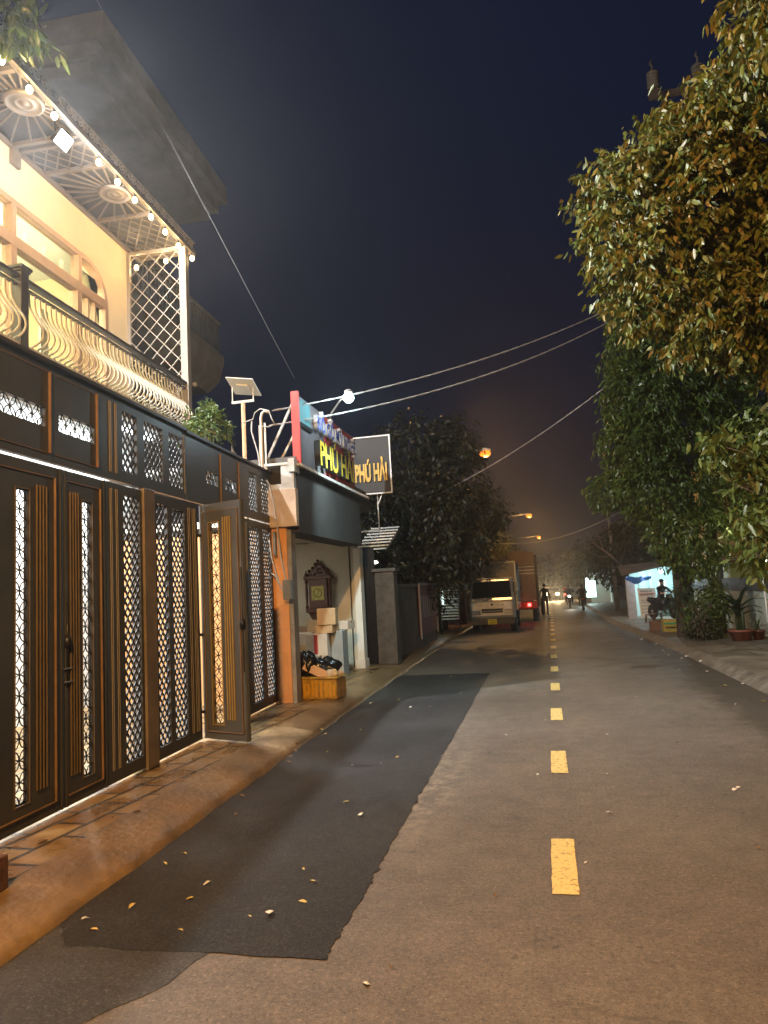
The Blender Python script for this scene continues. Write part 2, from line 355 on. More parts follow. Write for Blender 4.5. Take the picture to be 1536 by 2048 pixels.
def lamp(kind, name, parent, loc, power, col, size=0.1, rot=None, spot=None, blend=0.5):
    l = bpy.data.lights.new(name, kind); l.energy = power; l.color = col
    if kind == 'AREA': l.size = size
    else: l.shadow_soft_size = size
    if spot: l.spot_size = R(spot); l.spot_blend = blend
    o = bpy.data.objects.new(name, l); COL.objects.link(o); o.parent = parent; o.location = loc
    if rot is not None: o.rotation_euler = Vector(rot).to_track_quat('-Z', 'Y').to_euler()
    return o
def emis(name, col, st): return mat(name, (0.02, 0.02, 0.02), 0.5, emit=col, estr=st)

# ------------------------------------------------------------------ ground, road, pavements
def interp(tab, y):
    if y <= tab[0][0]: return tab[0][1]
    for (a, va), (b, vb) in zip(tab, tab[1:]):
        if y <= b: return va+(vb-va)*(y-a)/(b-a)
    return tab[-1][1]
KL = [(-8, -2.30), (0, -2.50), (3.13, -2.57), (6.2, -2.68), (11, -2.84), (18, -3.02), (40, -3.3), (90, -3.2), (200, -3.2)]
KR = [(-8, 3.0), (6, 2.85), (11, 2.77), (16.6, 2.72), (29, 2.34), (45, 2.5), (90, 2.8), (200, 3.2)]
GROUND = mat('dark earth', (0.045, 0.038, 0.030), 0.95, 0, 0.4, 1.0, 0.3, 10)
g = MB(); g.box(-220, 220, -60, 400, -0.3, -0.03); structure('ground', g, GROUND)
ROAD = asphalt('old brown asphalt', (0.098, 0.081, 0.063), (0.145, 0.120, 0.094), 0.62, 0.42, dirt=(0.5, 2.0, 1.55, 2.8), dust=True)
rd = MB(); ys = [-8+2*i for i in range(105)]
for y0, y1 in zip(ys, ys[1:]):
    rd.add([(interp(KL, y0)-0.4, y0, 0), (interp(KR, y0)+0.3, y0, 0), (interp(KR, y1)+0.3, y1, 0), (interp(KL, y1)-0.4, y1, 0)], [(0, 1, 2, 3)])
structure('road', rd, ROAD)
# newer, darker asphalt strip with a ragged edge
PATCH = asphalt('new black asphalt', (0.013, 0.013, 0.014), (0.042, 0.041, 0.040), 0.46, 0.55, agg=170, bumpd=0.03, grain=(2.5, 0.35, 0.55, 78))
pt = MB(); rr = random.Random(3); N = 150; y0, y1 = 3.27, 14.15; N = 420
L_, R_ = [], []
for i in range(N+1):
    y = y0+(y1-y0)*i/N
    L_.append((interp(KL, y)-0.12+(0.30*max(0, 1-(y-y0)/0.35))+rr.uniform(-0.01, 0.01), y)); R_.append((-1.08-0.0085*(y-3.3)+rr.uniform(-0.012, 0.012)+0.004*math.sin(y*5)+0.004*math.sin(y*23+2), y))
vs = []
for (lx, y), (rx, _) in zip(L_, R_):
    for k in range(9):
        t = k/8; vs.append((lx+(rx-lx)*t, y+(rr.uniform(-0.012, 0.012)+0.008*math.sin(k*1.9) if y in (L_[0][1], L_[-1][1]) else 0), 0.005))
pt.add(vs, [(i*9+k, i*9+k+1, (i+1)*9+k+1, (i+1)*9+k) for i in range(N) for k in range(8)])
structure('asphalt_patch', pt, PATCH)
# older grey worn asphalt along the near left corner
OLDG = asphalt('worn grey asphalt', (0.038, 0.037, 0.036), (0.082, 0.080, 0.076), 0.5, 0.4, agg=200, bumpd=0.016, grain=(1.9, 0.5, 0.57, 70))
og = MB()
edge = []
for i in range(75):
    y = -3+0.1*i; edge.append((interp([(-3, -2.1), (2.60, -1.94), (3.0, -1.72), (3.4, -1.58), (4.5, -1.5)], y)+rr.uniform(-0.02, 0.02)+0.03*math.sin(y*9), y))
ov = [(-3.0, y, 0.0025) for _, y in edge]+[(x, y, 0.0025) for x, y in edge]; n_ = len(edge)
og.add(ov, [(i, n_+i, n_+i+1, i+1) for i in range(n_-1)])
structure('worn_asphalt', og, OLDG)
# lane dashes: painted marks
DASH = mat('yellow road paint', (0.27, 0.18, 0.07), 0.6, 0, 0, 26, 0.5, 60, col2=(0.72, 0.53, 0.18))
DASH.node_tree.nodes['Color Ramp'].color_ramp.elements[0].position = 0.36; DASH.node_tree.nodes['Color Ramp'].color_ramp.elements[1].position = 0.47

rr = random.Random(5)
for i in range(26):
    y = 4.05+2.5*i; xc = -0.022+0.006*(y-4)
    d = MB(); k = 8
    def fn(a, b, y=y, xc=xc):
        ed = 0.0022 if (a in (0, 1) or b in (0, 1)) else 0.0
        return (xc-0.07+0.14*a+rr.uniform(-ed, ed), y+0.85*b+rr.uniform(-ed, ed), 0.005)
    d.grid(3, 12, fn); o = d.build('lane_dash', DASH); tag(o, kind='structure')

# left pavement: pavers, then a smooth sloping concrete edge down to the road
PAV = paving('wet brick pavers', (0.27, 0.175, 0.070), (0.19, 0.12, 0.052), (0.038, 0.028, 0.018), 0.50, 0.25, 0.36, rot=math.pi/2+HA, mortar=0.020)
RAMP = mat('smooth cement slope', (0.165, 0.108, 0.052), 0.42, 0, 0.45, 2.4, 0.6, 18)
YS = [-6+0.5*i for i in range(50)]+[19+3*i for i in range(50)]
def kerb_h(y):  # flat edge x, kerb x
    kx = interp(KL, y); return kx-0.46, kx
pv = MB()
for a, b in zip(YS, YS[1:]):
    pv.add([(-14, a, 0.12), (kerb_h(a)[0], a, 0.12), (kerb_h(b)[0], b, 0.12), (-14, b, 0.12)], [(0, 1, 2, 3)])
structure('pavement', pv, PAV)
rp = MB(); rp.smooth = True; rr = random.Random(11)
PR = [(0, .12), (.07, .121), (.18, .112), (.30, .092), (.40, .066), (.455, .035), (.475, -0.02)]
vs = []
yy = [-6+0.14*i for i in range(180)]+[19.2+2*i for i in range(60)]
for y in yy:
    f, k = kerb_h(y); w = 0.010*math.sin(y*3.1)+0.006*math.sin(y*7.7)+rr.uniform(-0.006, 0.006)
    for d, z in PR: vs.append((f+d+w*d/0.64, y, z))
m_ = len(PR)
rp.add(vs, [(i*m_+k, i*m_+k+1, (i+1)*m_+k+1, (i+1)*m_+k) for i in range(len(yy)-1) for k in range(m_-1)])
structure('kerb_slope', rp, RAMP)

# right pavement with a stone kerb
PAVR = paving('grey pavement slabs', (0.19, 0.165, 0.125), (0.145, 0.125, 0.095), (0.04, 0.033, 0.026), 1.25, 1.05, 0.6, rot=0.02, mortar=0.022, offset=0.3)
pr = MB(); kr = MB()
YR = [-6+1.0*i for i in range(30)]+[24+4*i for i in range(35)]
for a, b in zip(YR, YR[1:]):
    xa, xb = interp(KR, a), interp(KR, b)
    pr.add([(xa+0.18, a, 0.125), (30, a, 0.125), (30, b, 0.125), (xb+0.18, b, 0.125)], [(0, 1, 2, 3)])
    kr.add([(xa-0.05, a, -0.02), (xa+0.03, a, 0.03), (xa+0.12, a, 0.095), (xa+0.18, a, 0.125), (xb-0.05, b, -0.02), (xb+0.03, b, 0.03), (xb+0.12, b, 0.095), (xb+0.18, b, 0.125)],
           [(0, 1, 5, 4), (1, 2, 6, 5), (2, 3, 7, 6)])
structure('right_pavement', pr, PAVR); structure('right_kerb', kr, mat('kerb cement', (0.11, 0.095, 0.075), 0.7, 0, 0.6, 3.5, 0.7, 14))

# ------------------------------------------------------------------ house with balcony (left)
HB = (-3.3, 3.0, 0.12)
hs = Thing('house', 'tall cream house with a lit balcony and bright windows behind the dark gate', 'house', HB, 'H')
WN = -3.1                                       # facade plane
w = MB()                                        # facade with window opening (rounded corner built from slices)
w.box(WN-0.2, WN, 6.72, 7.5, 4.7, 8.25)         # right of the window
w.box(WN-0.2, WN, -2.6, 6.72, 7.43, 8.25)       # over the window
segs = 10
for i in range(segs):                           # rounded corner fill
    a0 = math.pi/2*i/segs; a1 = math.pi/2*(i+1)/segs; r = 0.62
    u_a, z_a = 6.10+r*math.sin(a0), 6.81+r*math.cos(a0); u_b, z_b = 6.10+r*math.sin(a1), 6.81+r*math.cos(a1)
    w.prism([(u_a, z_a), (u_b, z_b), (u_b, 7.43), (u_a, 7.43)], 0, WN-0.2, WN)
hs.part('wall', w, CREAM)
w = MB(); w.box(-9.0, WN-0.2, 7.3, 7.5, 0.12, 8.25); w.box(-9.0, -8.8, -2.6, 7.3, 0.12, 8.25); hs.part('side_wall', w, CREAM)
w = MB(); w.box(WN-0.2, WN, -2.6, 7.5, 0.12, 4.5); hs.part('ground_floor_wall', w, WHITEWALL)
w = MB(); w.box(-9.0, -1.96, -2.6, 7.5, 4.52, 4.68); hs.part('balcony_slab', w, WHITEWALL)
w = MB(); w.box(-8.8, WN-0.2, -2.6, 7.3, 7.75, 7.85); ceil = hs.part('room_ceiling', w, WHITEWALL)
w = MB(); w.box(-6.3, -6.2, -2.6, 7.3, 4.68, 7.75); hs.part('room_wall', w, mat('pale yellow room paint', (0.72, 0.64, 0.40), 0.8))
for c in (1.2, 4.4):
    w = MB(); w.box(-4.7, -4.55, c-0.6, c+0.6, 7.66, 7.74); hs.part('ceiling_lamp', w, emis('room lamp', ROOM, 14), ceil)
for c, pw in ((4.6, 620), (1.6, 800)):
    lamp('POINT', 'room_light', hs.o, (-4.7-HB[0], c-HB[1], 6.9-HB[2]), pw, ROOM, 0.35)
# windows: frame, panes
fr = MB(); n0, n1 = WN-0.12, WN+0.03
fr.box(n0, n1, -2.6, 6.10, 7.35, 7.43); fr.box(n0, n1, -2.6, 6.64, 6.74, 6.90)
for u in (1.5, 2.9, 4.28, 5.90): fr.box(n0, n1-0.004, u-0.045, u+0.045, 6.90, 7.35)
for u in (1.5, 2.9, 4.28, 5.88): fr.box(n0, n1-0.004, u-0.06, u+0.06, 4.68, 6.74)
fr.box(n0, n1, 6.64, 6.72, 4.68, 6.81)
arc = [(6.10+0.62*math.sin(a), 6.81+0.62*math.cos(a)) for a in [math.pi/2*i/12 for i in range(13)]]
arci = [(6.10+0.54*math.sin(a), 6.81+0.54*math.cos(a)) for a in [math.pi/2*i/12 for i in range(13)]]
for i in range(12): fr.prism([arc[i], arc[i+1], arci[i+1], arci[i]], 0, n0, n1)
fr.box(n0+0.03, n1-0.02, 6.14, 6.18, 4.68, 6.74); fr.box(n0+0.03, n1-0.02, 6.34, 6.38, 4.68, 6.74)
wf = hs.part('window', fr, WINFRAME)
gl = MB()
for a, b in ((-2.6, 1.5), (1.5, 2.9), (2.9, 4.28), (4.28, 5.88), (5.88, 6.64)):
    gl.box(WN-0.06, WN-0.052, a+0.05, b-0.05, 4.70, 6.73)
for a, b in ((-2.6, 1.5), (1.5, 2.9), (2.9, 4.28), (4.28, 5.90)): gl.box(WN-0.06, WN-0.052, a+0.05, b-0.05, 6.91, 7.34)
gl.box(WN-0.06, WN-0.052, 5.95, 6.55, 6.91, 7.2)
hs.part('pane', gl, GLASS, wf)
cu = MB(); cu.smooth = True
cu.grid(60, 2, lambda a, b: (-5.9+0.05*math.sin(a*75), 3.6+1.5*a, 4.75+2.4*b)); hs.part('curtain', cu, CURTAIN)
cu = MB(); cu.box(-3.9, -3.85, 5.35, 5.50, 4.7, 6.6); cu.box(-3.9, -3.85, 6.0, 6.2, 4.7, 6.6); hs.part('inner_door_frame', cu, WHITEWALL)
# courtyard lights under the slab
for c in (-0.8, 1.0, 2.8, 4.8, 6.6):
    w = MB(); w.box(-2.6, -2.45, c-0.45, c+0.45, 4.46, 4.515); hs.part('porch_lamp', w, emis('porch tube', (0.92, 0.97, 1.0), 10))
for c in (0.0, 2.6, 5.6):
    lamp('AREA', 'porch_light', hs.o, (-2.4-HB[0], c-HB[1], 4.40-HB[2]), 620, (0.88, 0.96, 1.0), 1.6, (-0.25, 0, -1))
# trellis closing the end of the balcony
tr = MB()
def clipseg(p, q, x0, x1, z0, z1):
    (ax_, az), (bx, bz) = p, q; t0, t1 = 0.0, 1.0; dx, dz = bx-ax_, bz-az
    for pp, qq in ((-dx, ax_-x0), (dx, x1-ax_), (-dz, az-z0), (dz, z1-az)):
        if abs(pp) < 1e-12:
            if qq < 0: return None
            continue
        t = qq/pp
        if pp < 0: t0 = max(t0, t)
        else: t1 = min(t1, t)
    if t0 >= t1: return None
    return (ax_+dx*t0, az+dz*t0), (ax_+dx*t1, az+dz*t1)
def lattice(mb, a0, a1, z0, z1, pa, pz, wdt, t, place, thick=0.012):
    """diagonal lattice clipped to a rectangle; place(a,z,off) -> 3-D point"""
    n = int((a1-a0)/pa+(z1-z0)/pz)+2; sl = pz/pa
    for i in range(-n, n+1):
        for sg in (1, -1):
            zc = z0+i*pz if sg > 0 else z0+i*pz
            p = (a0-0.0, zc); q = (a1, zc+sg*sl*(a1-a0))
            c = clipseg(p, q, a0, a1, z0, z1)
            if c and (abs(c[0][0]-c[1][0])+abs(c[0][1]-c[1][1])) > 0.02:
                off = t+(thick*0.52 if sg > 0 else -thick*0.52)
                A = place(c[0][0], c[0][1], off); B = place(c[1][0], c[1][1], off)
                nrm = Vector(place(0, 0, 1))-Vector(place(0, 0, 0))
                mb.bar(A, B, wdt, thick, up=nrm)
lattice(tr, -3.08, -2.02, 4.72, 8.08, 0.27, 0.29, 0.015, 0, lambda a, z, o: (a, 7.46+o, z))
tr.box(-3.10, -3.04, 7.43, 7.49, 4.68, 8.12); tr.box(-3.04, -2.05, 7.43, 7.49, 8.08, 8.13)
hs.part('end_trellis', tr, TRELLIS)
tr = MB(); tr.box(-2.06, -1.93, 7.40, 7.54, 4.68, 8.10); hs.part('corner_post', tr, TRELLIS, bevel=0.006)
# pergola soffit over the balcony
pg = MB(); ZP = 8.17
pg.box(-2.03, -1.95, 1.9, 7.92, ZP-0.02, ZP+0.06); pg.box(-3.10, -3.04, 1.9, 7.9, ZP-0.01, ZP+0.05)
for u in (2.02, 2.90, 4.22, 4.36, 4.95, 6.38, 7.72, 7.86): pg.box(-3.04, -2.03, u-0.03, u+0.03, ZP, ZP+0.06)
pg.box(-3.20, -3.04, 4.20, 4.38, ZP-0.24, ZP+0.0)
pgo = hs.part('pergola', pg, PERG)
for a, b in ((4.38, 4.93), (6.40, 7.70)):
    lt = MB(); lattice(lt, a, b, -3.03, -2.05, 0.26 if b < 5 else 0.30, 0.20, 0.022, ZP+0.035, lambda p, q, o: (q, p, o))
    hs.part('lattice_panel', lt, PERG, pgo)
for uc, (a, b) in ((3.42, (2.93, 4.19)), (5.64, (4.98, 6.35))):
    md = MB(); cn = -2.31
    for k in range(24):
        an = 6.28318*k/24; d = (math.cos(an), math.sin(an))
        t = min([((-2.05-cn)/d[0]) if d[0] > 0.01 else ((-3.03-cn)/d[0] if d[0] < -0.01 else 9), ((b-uc)/d[1]) if d[1] > 0.01 else ((a-uc)/d[1] if d[1] < -0.01 else 9)])
        if t > 0.27: md.bar((cn+d[0]*0.22, uc+d[1]*0.22, ZP+0.03), (cn+d[0]*t, uc+d[1]*t, ZP+0.03), 0.022, 0.03)
    md.lathe((cn, uc, ZP-0.03), [(0.235, 0.05), (0.25, 0.02), (0.235, -0.01), (0.21, -0.012), (0.20, 0.012), (0.13, 0.014), (0.12, 0.0), (0.10, 0.0), (0.09, 0.014), (0.05, 0.012), (0.03, -0.008), (0.001, -0.01)], 32)
    hs.part('medallion', md, PERG, pgo)
rf = MB(); rf.box(-3.3, -1.98, 1.4, 7.95, ZP+0.10, ZP+0.13); hs.part('roof_sheet', rf, SOFFIT)
# scrollwork fringe along the outer edge, and ivy on it
sc = MB(); rr = random.Random(21)
def scroll(mb, c, r, d, turn=1.6, rad=0.010):
    pts = []
    for i in range(15):
        t = i/14; a = turn*6.28318*t; q = r*(1-0.85*t)
        pts.append((c[0], c[1]+d*math.cos(a)*q, c[2]+math.sin(a)*q))
    mb.tube(pts, rad, 4)
u = 2.0
while u < 7.9:
    scroll(sc, (-1.97, u, ZP+0.15), 0.075, 1); scroll(sc, (-1.97, u+0.12, ZP+0.15), 0.075, -1)
    sc.tube([(-1.97, u+0.06, ZP+0.06), (-1.97, u+0.07, ZP+0.24)], 0.009, 4); u += 0.27
sc.box(-1.98, -1.96, 1.9, 7.92, ZP+0.22, ZP+0.24)
hs.part('scroll_fringe', sc, GALV, pgo)
for k in (-1, 1):
    sc = MB(); scroll(sc, (-2.55+k*0.12, 7.78, ZP-0.09), 0.07, k, 1.5, 0.008); hs.part('scroll_bracket', sc, PERG, pgo)
# railing with bellied balusters
rl = MB(); rl.box(-2.05, -1.95, 1.0, 7.46, 5.505, 5.55); rl.box(-2.03, -1.97, 1.0, 7.46, 5.42, 5.44)
hs.part('handrail', rl, RAILDARK, bevel=0.006)
rl = MB(); rl.box(-2.04, -1.95, 1.0, 7.46, 4.69, 4.72); rl.box(-1.975, -1.945, 1.0, 7.46, 4.64, 4.70); hs.part('bottom_rail', rl, IRONRAIL)
PROF = [(0, .72), (0, .60), (.015, .52), (.06, .43), (.13, .33), (.185, .24), (.195, .16), (.16, .09), (.09, .05), (.045, .045), (.04, .0)]
def smoothp(P, n=2):
    for _ in range(n):
        Q = [P[0]]
        for a, b in zip(P, P[1:]):
            Q += [tuple(a[i]*.75+b[i]*.25 for i in range(2)), tuple(a[i]*.25+b[i]*.75 for i in range(2))]
        P = Q+[P[-1]]
    return P
PS = smoothp(PROF, 1)
bal = MB(); bal.tube([(d, 0, z) for d, z in PS], 0.0135, 6)
bm_ = None; u = 1.05; k = 0
while u < 7.44:
    if min(abs(u-2.92), abs(u-7.4)) > 0.10:
        if bm_ is None: ob = bal.build('baluster', IRONRAIL, hs.o); bm_ = ob
        else: ob = bm_.copy(); COL.objects.link(ob); ob.parent = hs.o
        ob.location = (-2.0-HB[0], u-HB[1], 4.70-HB[2])
    u += 0.107
# end return of the railing
for i in range(9):
    ob = bm_.copy(); COL.objects.link(ob); ob.parent = hs.o; ob.location = (-2.12-0.11*i-HB[0], 7.40-HB[1], 4.70-HB[2]); ob.rotation_euler = (0, 0, R(90))
nw = MB(); nw.box(-2.07, -1.93, 2.85, 2.99, 4.66, 5.62); nw.box(-2.10, -1.90, 2.82, 3.02, 5.62, 5.66); nw.box(-2.085, -1.915, 2.835, 3.005, 5.59, 5.62)
hs.part('newel_post', nw, RAILDARK, bevel=0.008)

# festoon bulbs along the pergola
BULB = emis('warm bulb glow', (1.0, 0.72, 0.34), 70)
def bulb(n, u, z, label, power=11):
    t = Thing('festoon_bulb', label, 'light bulb', (n, u, z), 'H', 'warm bulbs strung along the balcony roof')
    b = MB(); b.ball((n, u, z), 0.042, 10, (1, 1, 1.25)); t.part('bulb', b, BULB)
    b = MB(); b.lathe((n, u, z), [(0.018, 0.03), (0.018, 0.075), (0.010, 0.08), (0.010, 0.10)], 8); t.part('socket', b, BLACKIRON)
    lamp('POINT', 'bulb_light', t.o, (0.0, 0, -0.09), power, WARM, 0.04)
bu = [2.58, 3.09, 3.60, 4.66, 5.18, 5.70, 6.24, 6.76, 7.28]
wh = ['leftmost bulb by the leaves at the frame edge', 'second warm bulb from the left, over the nearer medallion', 'warm bulb just left of the white flood light',
      'warm bulb just right of the white flood light', 'warm bulb above the farther medallion', 'warm bulb right of the farther medallion',
      'warm bulb second right of the farther medallion', 'warm bulb third from the pergola end', 'warm bulb next to the corner of the pergola']
for u, s_ in zip(bu, wh): bulb(-2.0, u, 8.05, s_)
bulb(-1.93, 7.70, 8.00, 'warm bulb outside the corner post of the balcony')
bulb(-3.0, 7.62, 7.92, 'warm bulb against the cream wall at the trellis')
bulb(-2.42, 7.64, 7.98, 'warm bulb in the middle above the white trellis')
cb = MB(); pts = []
for a, b in zip(bu, bu[1:]+[7.70]):
    for i in range(6): t = i/6; pts.append((-2.0, a+(b-a)*t, 8.15-0.05*math.sin(math.pi*t)))
pts.append((-1.93, 7.70, 8.10)); cb.tube(pts, 0.006, 5)
single('festoon_cable', cb, CABLED, 'thin dark cable carrying the warm bulbs under the pergola edge', 'cable', (-2.0, 2.58, 8.1), 'H')

# flood light
fl = Thing('flood_light', 'blazing white LED flood light fixed under the balcony pergola', 'flood light', (-2.15, 4.0, 8.0), 'H')
M_ = Matrix.Translation((-2.15, 4.0, 8.0)) @ Matrix.Rotation(R(38), 4, 'Y')
b = MB(); b.box(-0.03, 0.03, -0.15, 0.15, -0.11, 0.11, M_); fl.part('housing', b, BLACKIRON, bevel=0.006)
b = MB(); b.box(0.031, 0.037, -0.135, 0.135, -0.095, 0.095, M_); fl.part('lens', b, emis('flood lens', (0.86, 0.94, 1.0), 120))
b = MB(); b.bar((-2.15, 3.84, 8.0), (-2.15, 3.84, 8.18), 0.02); b.bar((-2.15, 4.16, 8.0), (-2.15, 4.16, 8.18), 0.02); fl.part('bracket', b, BLACKIRON)
lamp('SPOT', 'flood_beam', fl.o, (0.09, 0, -0.06), P_FLOOD, LED, 0.1, (0.80, 0.75, -0.50), 132, 0.7)
lamp('POINT', 'flood_spill', fl.o, (0.18, 0, -0.26), 60, LED, 0.08)
lamp('SPOT', 'flood_side_beam', fl.o, (0.10, 0, -0.08), 2700, LED, 0.1, (0.90, -0.35, -0.45), 128, 0.7)

# ------------------------------------------------------------------ street gate of the house
GB = (0, 1.2, 0.12)
gt = Thing('house_gate', 'long dark bronze metal gate with lit petal and diamond grilles, one leaf standing open', 'gate', GB, 'H')
def petal_grille(mb, a0, a1, z0, z1, P, rad, place):
    """chain of interlaced petals: arcs joining the nodes of a diagonal square lattice"""
    w_ = (a1-a0)/2; ac = (a0+a1)/2; n = max(1, round((z1-z0)/P)); pz = (z1-z0)/n
    cols = int(round((a1-a0)/P)) if (a1-a0) > 1.5*P else 1
    pa = (a1-a0)/cols
    for c in range(cols):
        A0 = a0+c*pa
        for i in range(n):
            zc = z0+i*pz
            cen = (A0+pa/2, zc+0.0); top = (A0+pa/2, zc+pz); sides = [(A0+0.004, zc+pz/2), (A0+pa-0.004, zc+pz/2)]
            for sd in sides:
                for q in (cen, top):
                    dx, dz = sd[0]-q[0], sd[1]-q[1]; L = math.hypot(dx, dz); nx, nz = -dz/L, dx/L
                    for sg in (1, -1):
                        pts = []
                        for k in range(7):
                            t = k/6; h = sg*0.207*L*math.sin(math.pi*t)
                            pts.append(place(q[0]+dx*t+nx*h, q[1]+dz*t+nz*h, 0))
                        mb.tube(pts, rad, 4, cap=False)
def make_leaf(label, W_, orn, bars, trim, hinge_side, loc, rot, lm_=None, bm2=None):
    """one leaf; local y runs along the leaf from 0 to W_, local x is its thickness"""
    o0, o1 = orn; z0, z1 = 0.03, 2.585
    mb = MB(); mb.holes(0, W_, z0, z1, [(o0, o1, 0.19, 2.37)], -0.022, 0.022)
    mb.box(0.022, 0.030, 0.01, 0.035, z0, z1); mb.box(0.022, 0.030, W_-0.035, W_-0.01, z0, z1)
    leaf = mb.build('gate_leaf', lm_ or BRONZE, gt.o); leaf.location = loc; leaf.rotation_euler = (0, 0, rot)
    if label: leaf['label'] = label
    mb = MB(); petal_grille(mb, o0, o1, 0.19, 2.37, 0.148, 0.0048, lambda a, z, t: (t, a, z)); mb.build('petal_grille', BLACKIRON, leaf)
    mb = MB(); b_ = 0.010
    mb.box(-0.024, 0.028, o0-b_, o0, 0.18, 2.38); mb.box(-0.024, 0.028, o1, o1+b_, 0.18, 2.38); mb.box(-0.024, 0.028, o0, o1, 0.18, 0.19); mb.box(-0.024, 0.028, o0, o1, 2.37, 2.38)
    mb.build('grille_frame', bm2 or BRASS, leaf)
    mb = MB(); n = 4
    for k in range(n):
        a = bars[0]+(bars[1]-bars[0])*(k+0.5)/n; mb.box(0.022, 0.036, a-0.006, a+0.006, 0.24, 2.42)
    mb.build('brass_bars', bm2 or BRASS, leaf, bevel=0.003)
    mb = MB(); t0, t1 = trim
    mb.box(0.022, 0.030, t0-0.004, t0+0.004, 0.11, 2.50); mb.box(0.022, 0.040, t1-0.006, t1+0.006, 0.11, 2.50)
    mb.box(0.022, 0.036, t0+0.006, t1-0.006, 0.104, 0.116); mb.box(0.022, 0.030, t0+0.006, t1-0.006, 2.495, 2.505)
    mb.build('copper_trim', COPPER, leaf, bevel=0.003)
    return leaf
make_leaf(None, 0.80, (0.25, 0.40), (0.46, 0.61), (0.045, 0.695), 0, (0, -0.16-GB[1], 0), 0)
lf2 = make_leaf(None, 0.60, (0.245, 0.395), (0.06, 0.205), (0.035, 0.51), 0, (0, 0.655-GB[1], 0), 0)
make_leaf(None, 0.80, (0.25, 0.40), (0.46, 0.61), (0.045, 0.695), 0, (0, -1.0-GB[1], 0), 0)
ang = math.atan2(-0.60, -0.27)          # direction of the open leaf in (n,u)
op = make_leaf('gate leaf swung open towards the street', 0.655, (0.15, 0.305), (0.36, 0.50), (0.055, 0.60), 0, (0.035, 3.225-GB[1], 0.0), math.atan2(-0.60, -0.27), mat('lit bronze paint', (0.085, 0.088, 0.090), 0.42, 0.1, 0.15, 2.5), mat('lit brass trim', (0.46, 0.33, 0.13), 0.35, 0.3, 0.1, 8))  # lighter copies of the gate bronze and brass, lamp light put into the colour
# pulls and bolts
mb = MB()
for z in (0.95, 1.05): mb.bar((0.035, 0.60, z), (0.035, 0.70, z), 0.010)
mb.build('pull_bar', CHROME, lf2).location = (0, -0.62, 0)
mb = MB(); mb.lathe((0.03, 0, 0), [(0.03, -0.05), (0.035, 0), (0.022, 0.05)], 8); mb.tube([(0.03, 0, -0.5), (0.03, 0, 0.6)], 0.007, 6)
h_ = mb.build('bolt_handle', BLACKIRON, op); h_.location = (0.0, 0.635, 1.25)
mb = MB(); mb.lathe((0.03, 0, 0), [(0.028, -0.04), (0.032, 0), (0.02, 0.05)], 8); mb.tube([(0.03, 0, -0.35), (0.03, 0, 0.3)], 0.006, 6)
h_ = mb.build('bolt_handle', BLACKIRON, lf2); h_.location = (0.0, 0.03, 1.25)
mb = MB()
for z in (0.42, 1.25, 2.35):
    mb.box(-0.01, 0.05, 3.17, 3.25, z, z+0.03); mb.lathe((0.03, 3.225, z-0.02), [(0.014, 0), (0.014, 0.09)], 8)
gt.part('hinge', mb, BLACKIRON)
# fixed panels between the pillars
def fixed(name, a0, a1, hs_, lines, z0=0.15, z1=2.705):
    mb = MB(); mb.holes(a0, a1, z0, z1, hs_, -0.022, 0.022)
    o = gt.part(name, mb, BRONZE)
    lm = MB()
    for h in hs_: lattice(lm, h[0], h[1], h[2], h[3], 0.088, 0.105, 0.021, 0, lambda a, z, t: (t, a, z), 0.010)
    gt.part('diamond_grille', lm, BRONZE_IN, o)
    fm = MB()
    for a in lines: fm.box(0.022, 0.028, a-0.004, a+0.004, z0+0.1, z1-0.05)
    if lines: gt.part('fluting', fm, mat('pale bronze line', (0.24, 0.21, 0.17), 0.4, 0.2), o)
    return o
fixed('fixed_panel', 1.265, 1.90, [(1.56, 1.86, 0.26, 2.62)], (1.335, 1.36, 1.43, 1.455))
fixed('fixed_panel', 2.13, 3.165, [(2.19, 2.43, 0.26, 2.62), (2.53, 2.83, 0.26, 2.60)], (2.92, 2.96, 3.03, 3.07, 3.10))
fixed('fixed_panel', 3.95, 5.84, [(4.86, 5.24, 0.26, 2.62), (5.40, 5.74, 0.26, 2.62)], (4.1, 4.14, 4.5, 4.54, 4.70, 4.74))
mb = MB(); mb.box(-0.10, 0.045, 1.905, 2.125, 0.12, 2.733); gt.part('stone_pillar', mb, STONE, bevel=0.006)
# header above the leaves
mb = MB(); Z0, Z1 = 2.736, 3.50
H1 = [(-0.55, -0.17, 3.0, 3.15), (-0.07, 0.43, 3.0, 3.15), (0.60, 1.10, 3.0, 3.15), (1.56, 1.83, 2.84, 3.40), (1.97, 2.36, 2.84, 3.40), (2.50, 2.82, 2.84, 3.40)]
mb.holes(-1.2, 2.88, Z0, Z1, H1, -0.022, 0.022)
hd = gt.part('header_panel', mb, BRONZE)
mb = MB(); H2 = [(3.45, 3.80, 3.0, 3.15), (4.02, 4.42, 3.0, 3.15), (4.90, 5.22, 2.84, 3.38), (5.40, 5.76, 2.84, 3.38)]
mb.holes(2.90, 5.86, Z0, Z1-0.02, H2, -0.022, 0.022)
hd2 = gt.part('header_panel', mb, BRONZE)
mb = MB(); mb.box(-0.05, 0.05, -1.2, 2.89, Z1, Z1+0.03); gt.part('top_cap', mb, BRONZE_IN)
mb = MB(); mb.box(-0.05, 0.05, 2.895, 5.88, Z1-0.02, Z1+0.01); gt.part('top_cap', mb, BRONZE_IN)
